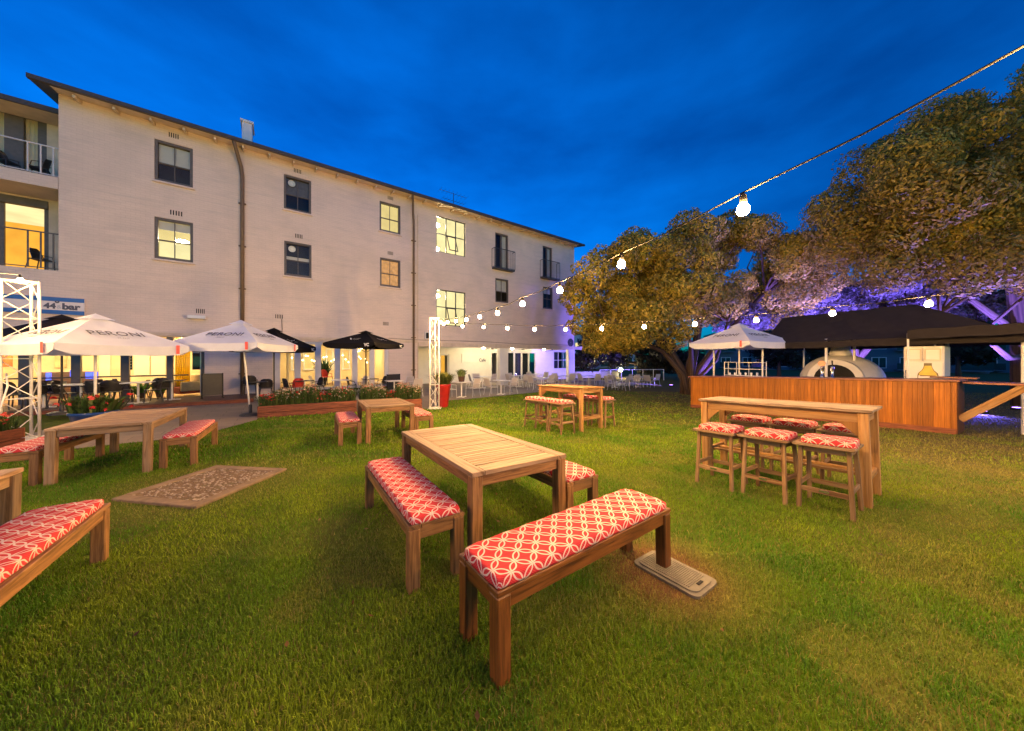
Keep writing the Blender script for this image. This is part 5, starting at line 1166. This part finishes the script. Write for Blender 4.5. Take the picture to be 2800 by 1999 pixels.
# purple uplights under the trees and beside the paved terrace
def uplight(x, y, aim, power, label, colr=(.17, .12, 1), ang=110, blend=.8, z=None):
    z0 = gzf(x, y) if z is None else z; t = thing('flood_light', label, 'flood light', (x, y, z0), 0, 'purple flood lights'); MB().box((0, 0, .05), (.26, .18, .1)).build('housing', M['black'], t); MB().box((0, 0, .104), (.2, .13, .008)).build('lens', emit('purple_lens', (.4, .2, 1), 6), t)
    l = bpy.data.lights.new('flood', 'SPOT'); l.energy = power; l.color = colr; l.spot_size = R(ang); l.spot_blend = blend; l.shadow_soft_size = .1
    o = bpy.data.objects.new('flood', l); col.objects.link(o); o.parent = t; o.location = (0, 0, .16); d = (Vector(aim)-Vector((x, y, z0+.16))).normalized(); o.rotation_euler = d.to_track_quat('-Z', 'Y').to_euler()
uplight(bx_+1.6, by_-1.0, (bx_+1.8, by_+.3, 6), 1500, 'purple flood light at the foot of the many stemmed tree')
uplight(19.3, 18.2, (20.0, 20, 5.5), 7500, 'purple flood light below the low tree behind the marquee', ang=130)
uplight(13.2, 17.6, (16.5, 20.5, 5), 2200, 'purple flood light between the counter and the low tree', ang=130)
uplight(19.6, 12.6, (18.4, 14.5, 5), 6000, 'purple flood light below the huge tree', ang=130)
uplight(16.5, 11.4, (11.5, 8.9, -.3), 420, 'purple flood light throwing light on the grass past the flap shelf', ang=95)
p = gp(1835, 1056); uplight(p.x, p.y, (p.x-5, p.y+5.5, 2.6), 3500, 'purple flood light beside the terrace chairs', ang=75, blend=.5)

# ------------------------------------------------------------------ planters, pots and plants
def foliage(name, parent, n, box_, h, wd, cols, lean=.5, seed=0, z=0):
    r = np.random.default_rng(seed); x = r.uniform(-box_[0], box_[0], n); y = r.uniform(-box_[1], box_[1], n); a = r.random(n)*6.283; hh = h*(.5+.6*r.random(n)); le = lean*r.random(n); dx, dy = np.cos(a), np.sin(a)
    p = np.stack([x, y, np.full(n, z)], 1); s = np.stack([-dy, dx, 0*x], 1)*wd; m_ = p+np.stack([dx*hh*le*.4, dy*hh*le*.4, hh*.6], 1); t = p+np.stack([dx*hh*le, dy*hh*le, hh*(1-.25*le)], 1)
    V = np.stack([p-s*.5, p+s*.5, m_-s, m_+s, t], 1).reshape(-1, 3); k = np.arange(n)*5; T = np.concatenate([np.stack([k, k+1, k+3], 1), np.stack([k, k+3, k+2], 1), np.stack([k+2, k+3, k+4], 1)])
    c = np.array(cols)[r.integers(0, len(cols), n)]*(.6+.8*r.random(n))[:, None]; return tag(ob(name, fast_mesh(name, V, T, M['plant'], np.repeat(c, 5, 0)), parent), kind='stuff')
def blooms(parent, n, box_, z0, z1, size, cols, seed):
    r = np.random.default_rng(seed); VV, TT, CC = [], [], []; k = 0
    for _ in range(n):
        c = np.array([r.uniform(-box_[0], box_[0]), r.uniform(-box_[1], box_[1]), r.uniform(z0, z1)]); cc = np.array(cols[r.integers(len(cols))])*(.7+.5*r.random()); m_ = 7
        for q in range(m_):
            v = r.normal(size=3); v /= np.linalg.norm(v); v[2] = abs(v[2]); a = np.cross(v, r.normal(size=3)); a /= np.linalg.norm(a); b = np.cross(v, a); o = c+v*size*.5
            VV.append(np.stack([o-a*size*.5, o-b*size*.4, o+a*size*.5, o+b*size*.4])); TT.append([k, k+1, k+2, k+3]); k += 4; CC += [cc]*4
    return tag(ob('blooms', fast_mesh('blooms', np.concatenate(VV), np.array(TT), M['plant'], np.array(CC)), parent), kind='stuff')
GRN = [(.05, .10, .02), (.08, .13, .03), (.10, .12, .035)]
def planter(p0, p1, depth, h, label, plants):
    a, b = Vector((p0[0], p0[1], 0)), Vector((p1[0], p1[1], 0)); d = b-a; L = d.length; rz = math.atan2(d.y, d.x); c = (a+b)/2; nrm = Vector((-d.y, d.x, 0)).normalized(); c = c+nrm*depth/2; z0 = min(gzf(p0[0], p0[1]), gzf(p1[0], p1[1]))-.03
    t = thing('planter_box', label, 'planter', (c.x, c.y, z0), rz, 'timber planter boxes'); H_ = h+.05
    for k in range(2):
        zz = H_/2*(k+.5)
        for sy in (-1, 1): MB().box((0, sy*depth/2, zz), (L, .035, H_/2-.012)).build('board', M['planter'], t)
        for sx in (-1, 1): MB().box((sx*(L/2+.02), 0, zz), (.035, depth+.035, H_/2-.012)).build('board', M['planter'], t)
    MB().box((0, 0, H_*.42), (L-.04, depth-.04, H_*.82)).build('soil', M['soil'], t)
    n = plants[0]
    for i in range(n):
        x = -L/2+L*(i+.5)/n; q = c+d.normalized()*x; kind = plants[1][i % len(plants[1])]; pt = thing('flowering_plant', '', 'plant', (q.x, q.y, z0+H_*.82), rz, 'flowering plants in the planters'); pt['label'] = kind[3]+', '+['first', 'second', 'third', 'fourth', 'fifth', 'sixth', 'seventh'][i]+' from the '+plants[2]
        foliage('foliage', pt, 520, (L/n/2*1.1, depth/2*.9), kind[0]*1.35, .007, GRN, .7, 100+i+int(L*10)); blooms(pt, kind[4]*2, (L/n/2, depth/2*.9), kind[0]*.4, kind[0]*1.25, .042, kind[1], 300+i+int(L*7))
    return t
RED = [(.6, .03, .03), (.7, .10, .08)]; PNK = [(.55, .30, .22), (.62, .45, .35), (.5, .2, .15)]; WHT = [(.7, .62, .5), (.6, .5, .35)]
kinds = [(.30, RED, 0, 'bushy red flowering plant', 26), (.42, PNK+WHT, 0, 'pale feathery flowering plant', 40), (.38, WHT+RED, 0, 'mixed white and red flowering plant', 34), (.50, PNK, 0, 'tall pinkish grassy plant', 44)]
pa, pb, pc = gp(708, 1143), gp(972, 1126), gp(1170, 1117)
planter((pa.x, pa.y), (pb.x, pb.y), .75, .36, 'red brown timber planter box full of flowers beside the leaning umbrella pole', (7, kinds, 'leaning umbrella pole in its planter'))
d_ = (pc-pb).normalized(); planter((pb.x+d_.x*.15, pb.y+d_.y*.15), (pc.x-.25*d_.x, pc.y-.25*d_.y), .7, .34, 'red brown timber planter box with grassy flowers beside the truss and red pot', (5, [kinds[3], kinds[1], kinds[0]], 'leaning umbrella pole in the red pot planter'))
pl0, pl1 = gp(-120, 1262), gp(60, 1222); planter((pl0.x, pl0.y), (pl1.x, pl1.y), .8, .35, 'low red timber planter box behind the bench by the lighting truss', (4, [kinds[2], kinds[0]], 'far end of the low truss planter'))
def pot(x, y, prof, m, label, fol, z=None, **k):
    t = thing('potted_plant', label, 'potted plant', (x, y, gzf(x, y) if z is None else z)); MB().lathe(prof, 20).build('pot', m, t, smooth=True); zt = max(q[1] for q in prof); MB().lathe([(prof[-2][0], zt-.05), (0, zt-.05)], 16).build('soil', M['soil'], t)
    r = max(q[0] for q in prof); foliage('foliage', t, fol[0], (r*.7, r*.7), fol[1], fol[2], fol[3] if len(fol) > 3 else GRN, fol[4] if len(fol) > 4 else 1.0, int(abs(x*100)), zt-.06)
    if 'bl' in k: blooms(t, k['bl'][0], (r*1.3, r*1.3), zt, zt+fol[1]*.8, k['bl'][2], k['bl'][1], 5)
    return t
rp_ = gp(1212, 1113); pot(rp_.x, rp_.y, [(0, 0), (.17, 0), (.18, .02), (.27, .78), (.29, .80), (.29, .86), (.25, .86), (.24, .8)], M['pot_red'], 'tall glossy red pot with a bushy shrub beside the truss', (900, .55, .018, [(.12, .14, .04), (.16, .16, .05), (.09, .12, .03)], 1.3))
bp = gp(165, 1200); pot(bp.x+.2, bp.y+.4, [(0, 0), (.25, 0), (.34, .45), (.37, .47), (.37, .52), (.33, .52), (.32, .48)], M['pot_blue'], 'blue glazed pot of red geraniums next to the lighting truss', (500, .45, .03, GRN, 1.0), bl=(26, RED, .075))

# ------------------------------------------------------------------ terrace chairs and tables
def make_sling():
    t = thing('terrace_chair', '', 'chair'); r = .012; m = M['chair_metal']
    for sx in (-1, 1):
        x = sx*.25
        MB().tube([(x, -.24, 0), (x, -.23, .25), (x, -.22, .42)], r, 6).build('leg', m, t); MB().tube([(x, .30, 0), (x, .24, .22), (x, .20, .42)], r, 6).build('leg', m, t)
        MB().tube([(x, -.25, .41), (x, .20, .42), (x*.95, .27, .66), (x*.9, .33, .88)], r, 6).build('side_frame', m, t); MB().tube([(x, -.22, .42), (x*1.06, -.2, .62), (x*1.06, .0, .65), (x*1.02, .25, .64)], r, 6).build('armrest', m, t)
    MB().tube([(-.23, .33, .88), (.23, .33, .88)], r, 6).build('top_rail', m, t)
    mb = MB(); mb.quad((-.24, -.24, .415), (.24, -.24, .415), (.24, .0, .40), (-.24, .0, .40)); mb.quad((-.24, .0, .40), (.24, .0, .40), (.24, .2, .43), (-.24, .2, .43)); mb.build('seat', M['sling'], t)
    mb = MB(); mb.quad((-.24, .21, .45), (.24, .21, .45), (.23, .27, .66), (-.23, .27, .66)); mb.quad((-.23, .27, .66), (.23, .27, .66), (.225, .325, .86), (-.225, .325, .86)); mb.build('backrest', M['sling'], t); return t
def make_dark():
    t = thing('cafe_chair', '', 'chair'); m = M['dark_chair']
    for sx in (-1, 1):
        MB().tube([(sx*.22, -.21, 0), (sx*.20, -.19, .44)], .016, 7).build('leg', m, t); MB().tube([(sx*.24, .26, 0), (sx*.20, .18, .44)], .016, 7).build('leg', m, t)
        MB().tube([(sx*.2, -.17, .45), (sx*.25, -.12, .62), (sx*.26, .08, .66), (sx*.21, .22, .68)], .014, 7).build('armrest', m, t)
    MB().box((0, 0, .45), (.44, .43, .025), b=.01).build('seat', m, t); mb = MB(); n = 12; rows = [(.47, 1.0, .19), (.62, 1.05, .22), (.76, .98, .25), (.84, .7, .265), (.865, .35, .27)]; o = 0
    for z, w_, yy in rows:
        for i in range(n+1): a = -1+2*i/n; mb.v.append((a*.23*w_, yy-.10*a*a, z))
    for j in range(len(rows)-1):
        for i in range(n): q = j*(n+1)+i; mb.face([q, q+1, q+n+2, q+n+1], [(0, 0)]*4)
    mb.build('backrest', m, t, smooth=True); return t
def make_red():
    t = make_dark(); t.name = 'tub_chair'
    for c in t.children:
        c.data = c.data.copy(); c.data.materials.clear(); c.data.materials.append(M['red'] if c.name.split('.')[0] in ('seat', 'backrest', 'armrest') else M['dark_metal'])
    return t
def make_ptable(top, ped):
    def fn():
        t = thing('pedestal_table', '', 'table'); MB().box((0, 0, .735), (.72, .72, .03), b=.008).build('table_top', top, t); MB().tube([(0, 0, .03), (0, 0, .72)], .032, 10).build('pedestal', ped, t); mb = MB(); mb.box((0, 0, .012), (.5, .08, .024)); mb.box((0, 0, .0125), (.08, .5, .023)); mb.build('base', ped, t); return t
    return fn
SLG, DRK, RDC = Proto(make_sling), Proto(make_dark), Proto(make_red); PT1, PT2 = Proto(make_ptable(M['white_paint'], M['white_metal'])), Proto(make_ptable(M['dark_chair'], M['white_metal']))
def place(pr, px, py, face, label, group, dz=0, xy=None):
    p = gp(px, py) if xy is None else Vector((xy[0], xy[1], gzf(*xy))); s, d = bl(p.x, p.y); z = p.z+.015
    if -2.3 < d < .25 and s < ws(700): z = DECK_Z+.019
    if d > -.15 and s > S_CAFE: z = FL_CAFE+.002
    pr.put((p.x, p.y, z+dz), R(face), label, group); return p
DB = math.degrees(BYAW)
# dark chairs and tables on the deck
gD, gT = 'dark cafe chairs along the shop fronts', 'small pedestal tables'
def on_deck(px, d):   # column px, d metres in front of the wall
    k = (px-CX)/F; s = (k*(P0.y+II.y*-d)-P0.x-II.x*-d)/(DD.x-k*DD.y); p = wl(s, -d); return (p.x, p.y)
for px, d, face, lab in ((30, 1.3, DB+60, 'dark cafe chair behind the lighting truss chord'), (95, 1.5, DB+200, 'round backed dark chair seen through the lighting truss'), (175, 1.6, DB+80, 'dark chair beside the black umbrella pole'), (305, 1.7, DB+185, 'dark chair with its back to the lawn between two grey posts'), (418, 1.6, DB-80, 'dark armchair by the grey post and yellow curtain')):
    place(DRK, 0, 0, face, lab, gD, xy=on_deck(px, d))
for px, d, face, lab in ((60, .7, DB-60, 'dark chair against the shop window behind the truss'), (140, 1.0, DB+20, 'dark chair between the truss and the second grey post'), (250, 1.0, DB-100, 'dark chair drawn up to the white table by the second grey post'), (338, 1.0, DB+100, 'dark chair in front of the third grey post'), (445, .8, DB+170, 'dark chair before the last grey post and curtain'), (262, 1.9, DB+150, 'dark chair on the deck edge beside the white umbrella pole')):
    place(DRK, 0, 0, face, lab, gD, xy=on_deck(px, d))
for px, d, lab in ((120, 1.4, 'small table behind the truss on the deck'), (300, .75, 'small table against the window between grey posts'), (470, 1.0, 'small table by the yellow curtain window')): place(PT2, 0, 0, DB, lab, gT, xy=on_deck(px, d))
for s_, d, z, face, lab in ((ws(20, .9), .8, ZB2t, 70, 'dark wicker chair on the upper balcony beside the curtained door'), (ws(110, .9), .85, ZB2t, -80, 'dark wicker chair at the brick end of the upper balcony'), (ws(118, .9), .8, Z_BAL1+.01, 80, 'dark frame chair on the lit lower balcony')):
    p = wl(s_, d); DRK.put((p.x, p.y, z+.005), R(DB+face), lab, 'balcony chairs')
for px, d, lab in ((222, 1.7, 'white pedestal table under the lettered umbrella beside the lighting truss'), (378, 1.6, 'small table beside the dark armchair on the deck')): place(PT1, 0, 0, DB, lab, gT, xy=on_deck(px, d))
for px, d, face, lab in ((684, .8, DB+175, 'dark chair on the brick wall side of the leaning umbrella pole'), (727, .85, DB+185, 'dark chair between the downpipe and the lilac shop front'), (790, 1.0, DB+110, 'dark chair beside the first lilac post'), (868, 1.0, DB-70, 'dark chair facing the small table by the second lilac post'), (962, 1.0, DB+80, 'dark chair left of the black umbrella pole table'), (1045, 1.0, DB-80, 'dark chair beside the black screen at the shop front end')):
    place(DRK, 0, 0, face, lab, gD, xy=on_deck(px, d))
for px, d, lab in ((704, 1.1, 'dark topped table in front of two chairs by the downpipe'), (833, 1.1, 'dark topped table before the lit shop front glazing'), (1012, 1.1, 'dark topped table under the lone black umbrella')): place(PT2, 0, 0, DB, lab, gT, xy=on_deck(px, d))
place(RDC, 0, 0, DB+120, 'red tub chair seen through the lit glazing', 'red chairs', xy=on_deck(893, -1.4), dz=.3); place(RDC, 0, 0, DB+200, 'red backed chair at the small table before the glazing', 'red chairs', xy=on_deck(812, .95))
# folding screens
def screen(px, d, w_, h, label):
    x, y = on_deck(px, d); s, _ = bl(x, y); z = DECK_Z+.019 if s < ws(700) else gzf(x, y)+.015; t = thing('wind_screen', label, 'screen', (x, y, z), BYAW+R(14)); MB().box((0, 0, h/2+.05), (w_, .02, h-.12)).build('panel', M['dark_chair'], t)
    for sx in (-1, 1): MB().box((sx*w_/2, 0, h/2), (.04, .04, h)).build('post', M['black'], t); MB().box((sx*w_/2, 0, .01), (.05, .4, .02)).build('foot', M['black'], t)
screen(581, 1.25, .62, 1.0, 'dark fabric wind screen panel on the deck edge'); screen(1076, .8, .75, .95, 'black wind screen panel beside the downpipe')
# pale armchair and lounge inside the left shop front
x, y = on_deck(512, -.8); ac = thing('armchair', 'cream and rust armchair behind the shop window by the yellow curtain', 'armchair', (x, y, DECK_Z), BYAW+R(-60))
MB().box((0, 0, .25), (.7, .7, .3), b=.05).build('seat', plain('rust', (.35, .06, .02), .8), ac); MB().box((0, .32, .6), (.7, .16, .6), b=.06).build('backrest', plain('cream_fabric', (.7, .52, .25), .8), ac)
for sx in (-1, 1): MB().box((sx*.36, 0, .42), (.14, .7, .4), b=.05).build('armrest', plain('cream_fabric', (.7, .52, .25), .8), ac)
for px, d in ((385, -.6), (440, -.5), (90, -1.0), (150, -1.1), (280, -.9)): place(DRK, 0, 0, DB+random.choice((60, -70, 180)), 'dark dining chair inside the glazed room near column '+{385: 'three with the plant', 440: 'four with the plant', 90: 'one by the truss', 150: 'two by the picture', 280: 'two by the bar'}[px], 'dark chairs inside the restaurant', xy=on_deck(px, d), dz=0)
for px, d, z in ((385, -.35, .75), (437, -.4, .75)):
    x, y = on_deck(px, d); pot(x, y, [(0, 0), (.09, 0), (.13, .2), (.14, .22), (.11, .22), (.1, .2)], M['pot_brown'], 'leafy plant inside the shop window '+('left of the last grey post' if px < 400 else 'beside the last grey post'), (60, .5, .05, [(.10, .2, .03)], 1.3), z=DECK_Z+.02)
x, y = on_deck(884, -2.8); pot(x, y, [(0, 0), (.14, 0), (.2, .4), (.22, .42), (.18, .42), (.17, .4)], M['black'], 'tall dark leafed plant inside the second shop front', (160, 1.2, .06, [(.03, .06, .02)], .6), z=FLOOR2+.01)
# pale sling chairs and white tables in front of the planter and the cafe
gS = 'pale sling chairs on the terrace'
for px, py, face, lab in ((868, 1076, 70, 'pale sling chair behind the flowers, beside the lit glazing'), (985, 1078, -70, 'pale sling chair behind the flowers under the black umbrella edge'), (1030, 1082, 80, 'pale sling chair at the white table near the downpipe'), (1110, 1078, -60, 'pale sling chair against the wall corner by the downpipe'), (1135, 1085, 190, 'pale sling chair beside the red pot shrub')):
    place(SLG, px, py, DB+face, lab, gS)
for px, py, lab in ((930, 1082, 'white table behind the grassy flowers'), (1078, 1084, 'white table between downpipe and planter')): place(PT1, px, py, DB, lab, gT)
tabs = [(1262, 1087, 'white table with the potted plant'), (1370, 1079, 'table before the veranda column'), (1480, 1066, 'table at the far column'), (1418, 1058, 'table before the glazed doors'), (1540, 1057, 'table near the end column'), (1320, 1062, 'table under the Cafe sign'), (1610, 1056, 'table past the end column'), (1470, 1049, 'table close against the glazed doors')]
for px, py, lab in tabs:
    p = place(PT1, px, py, DB+random.uniform(-6, 6), lab, gT); offs = [(-.62, 0, 90), (.62, 0, -90)]+([(0, .62, 0)] if py < 1075 else [])+([(0, -.62, 180)] if py < 1060 else [])
    for i, (a, b, fc) in enumerate(offs):
        q = p+DD*a*1.0+II*b; pl_ = SLG; place(pl_, 0, 0, DB+fc+random.uniform(-14, 14), 'pale sling chair '+['on the red pot side of the ', 'on the tree side of the ', 'on the building side of the ', 'on the lawn side of the '][i]+lab, gS, xy=(q.x, q.y))
    if px == 1262: pot(p.x, p.y, [(0, 0), (.13, 0), (.17, .24), (.18, .26), (.15, .26), (.14, .24)], M['pot_brown'], 'small shrub in a brown pot on the white table', (260, .42, .025, [(.14, .2, .05), (.2, .24, .1)], .9), z=p.z+.015+.75)
for i, (px, py) in enumerate(((1660, 1058), (1690, 1062), (1715, 1056), (1735, 1062), (1755, 1057), (1775, 1060), (1790, 1055), (1705, 1068), (1668, 1066))):
    place(SLG, px, py, DB+[170, 10, 180, -90, 0, 90, 170, 185, 60][i], 'purple lit sling chair in the group by the flood light', 'purple lit chairs at the terrace end')
for px, py, lab in ((1745, 1059, 'white table among the purple lit chairs by the railing'), (1680, 1060, 'white table among the tan backed chairs')): place(PT1, px, py, DB, lab, gT)

# ------------------------------------------------------------------ beyond the terrace
def flats(x, y, rz, w_, storeys, label, wallm, lit, bays, win=M['dark_room'], bal=True):
    t = thing('apartment_building', label, 'building', (x, y, -1.2), R(rz), 'far buildings'); H_ = storeys*2.9+1.4; MB().box((0, 4, H_/2), (w_, 8, H_)).build('wall', wallm, t); MB().box((0, 4, H_+.12), (w_+.8, 8.8, .24)).build('roof', M['gutter'], t)
    for f in range(storeys):
        for i in range(bays):
            xx = -w_/2+w_*(i+.5)/bays; zz = 1.9+f*2.9; wm = frame_mb(xx-.8, xx+.8, zz-.8, zz+.9, -.02, .1, .1); wm.box((xx, -.02, zz), (.08, .06, 1.6)); wn = wm.build('window', M['white_paint'], t); MB().quad((xx-.72, -.012, zz-.72), (xx+.72, -.012, zz-.72), (xx+.72, -.012, zz+.82), (xx-.72, -.012, zz+.82)).build('pane', M['lit_cream'] if (f, i) in lit else M['night_glass'], wn)
            if bal and i % 2 == 0:
                bb = MB(); bb.box((xx, -.7, zz-1.0), (2.6, 1.4, .12)); b_ = bb.build('balcony', wallm, t); MB().box((xx, -1.36, zz-.45), (2.6, .05, .9)).build('balustrade', M['night_glass'], b_)
M['night_glass'] = plain('night_glass', (.02, .04, .05), .15, .3, 1)
M['teal_wall'] = plain('teal_wall', (.10, .16, .19), .8, .15, .6)
q = at(2330, 978, 52); flats(q[0], q[1], -38, 26, 3, 'dark blue block of flats behind the pizza oven', M['teal_wall'], {(1, 6)}, 9)
q = at(2700, 978, 46); flats(q[0]+3, q[1], -50, 20, 2, 'dark low block of flats behind the awning', M['teal_wall'], set(), 6)
q = at(2075, 978, 60); flats(q[0], q[1], -20, 14, 2, 'dark pale cornered house behind the lettered bar umbrella', M['teal_wall'], set(), 4)
q = at(1660, 978, 62); flats(q[0], q[1]+2, 8, 13, 2, 'lit block of flats with balconies beyond the end column', M['lilac_paint'], {(0, 0), (0, 1), (1, 1), (0, 3), (1, 0), (0, 2)}, 5)
a, b = gp(1572, 1034), gp(1690, 1034)
lw = thing('garden_wall', 'low bright white garden wall past the veranda', 'wall', tuple(a)); d = b-a; d.z = 0; MB().bar((0, 0, .3), (d.x, d.y, .3), .25, .6).build('wall_body', M['white_wall'], lw); MB().bar((0, 0, .62), (d.x, d.y, .62), .35, .06).build('coping', M['white_wall'], lw)
gl_ = thing('bollard_light', 'small round garden light on the white wall end', 'garden light', (b.x+.3, b.y, b.z)); MB().tube([(0, 0, 0), (0, 0, .7)], .05, 8).build('post', M['dark_metal'], gl_); MB().lathe([(0, .7), (.14, .75), (.18, .88), (.14, 1.0), (0, 1.05)], 12).build('globe', M['lamp_white'], gl_)
# rail at the far edge of the terrace
a, b = gp(1640, 1042), gp(1815, 1042); rl = thing('terrace_rail', 'thin white rail at the far side of the terrace', 'railing', tuple(a)); d = b-a
for i in range(7): q = d*(i/6); MB().tube([(q.x, q.y, 0), (q.x, q.y, 1.0)], .03, 6).build('post', M['white_metal'], rl)
MB().tube([(0, 0, 1.0), (d.x, d.y, 1.0)], .03, 6).build('top_rail', M['white_metal'], rl)
# cable of the truss by the weathered table
cb = MB(); cb.tube([(-10.28, 6.6, 1.2), (-10.1, 6.5, .95), (-10.2, 6.45, .4), (-10.3, 6.25, 0), (-9.9, 6.0, gzf(-9.9, 6)+.02), (-9.7, 6.4, gzf(-9.7, 6.4)+.02), (-9.4, 6.1, gzf(-9.4, 6.1)+.02)], .014, 6); tag(cb.build('power_cable', M['white_metal'], smooth=True), 'white power cable looped down the lighting truss to the ground', 'cable')

# fallen leaves on the lawn
r = np.random.default_rng(77); n = 420; y = np.sqrt(r.random(n)*(13**2-1.2**2)+1.2**2); x = (r.random(n)*2-1)*1.6*y; k = ~on_patio(x, y); x, y = x[k], y[k]; n = len(x)
c = np.stack([x, y, gz(x, y)+.036], 1); a = r.normal(size=(n, 3)); a[:, 2] *= .25; a /= np.linalg.norm(a, axis=1)[:, None]; b = np.cross(a, np.array([0, 0, 1.])+.3*r.normal(size=(n, 3))); b /= np.linalg.norm(b, axis=1)[:, None]; L = (.012+.016*r.random(n))[:, None]
V = np.stack([c-a*L, c-b*L*.5, c+a*L, c+b*L*.5], 1).reshape(-1, 3); cc = np.array([(.16, .08, .02), (.09, .05, .02), (.26, .17, .05)])[r.integers(0, 3, n)]
tag(ob('fallen_leaves', fast_mesh('fallen_leaves', V, np.arange(n*4).reshape(n, 4), M['plant'], np.repeat(cc, 4, 0))), 'small brown fallen leaves scattered over the lawn', 'leaves', kind='stuff')
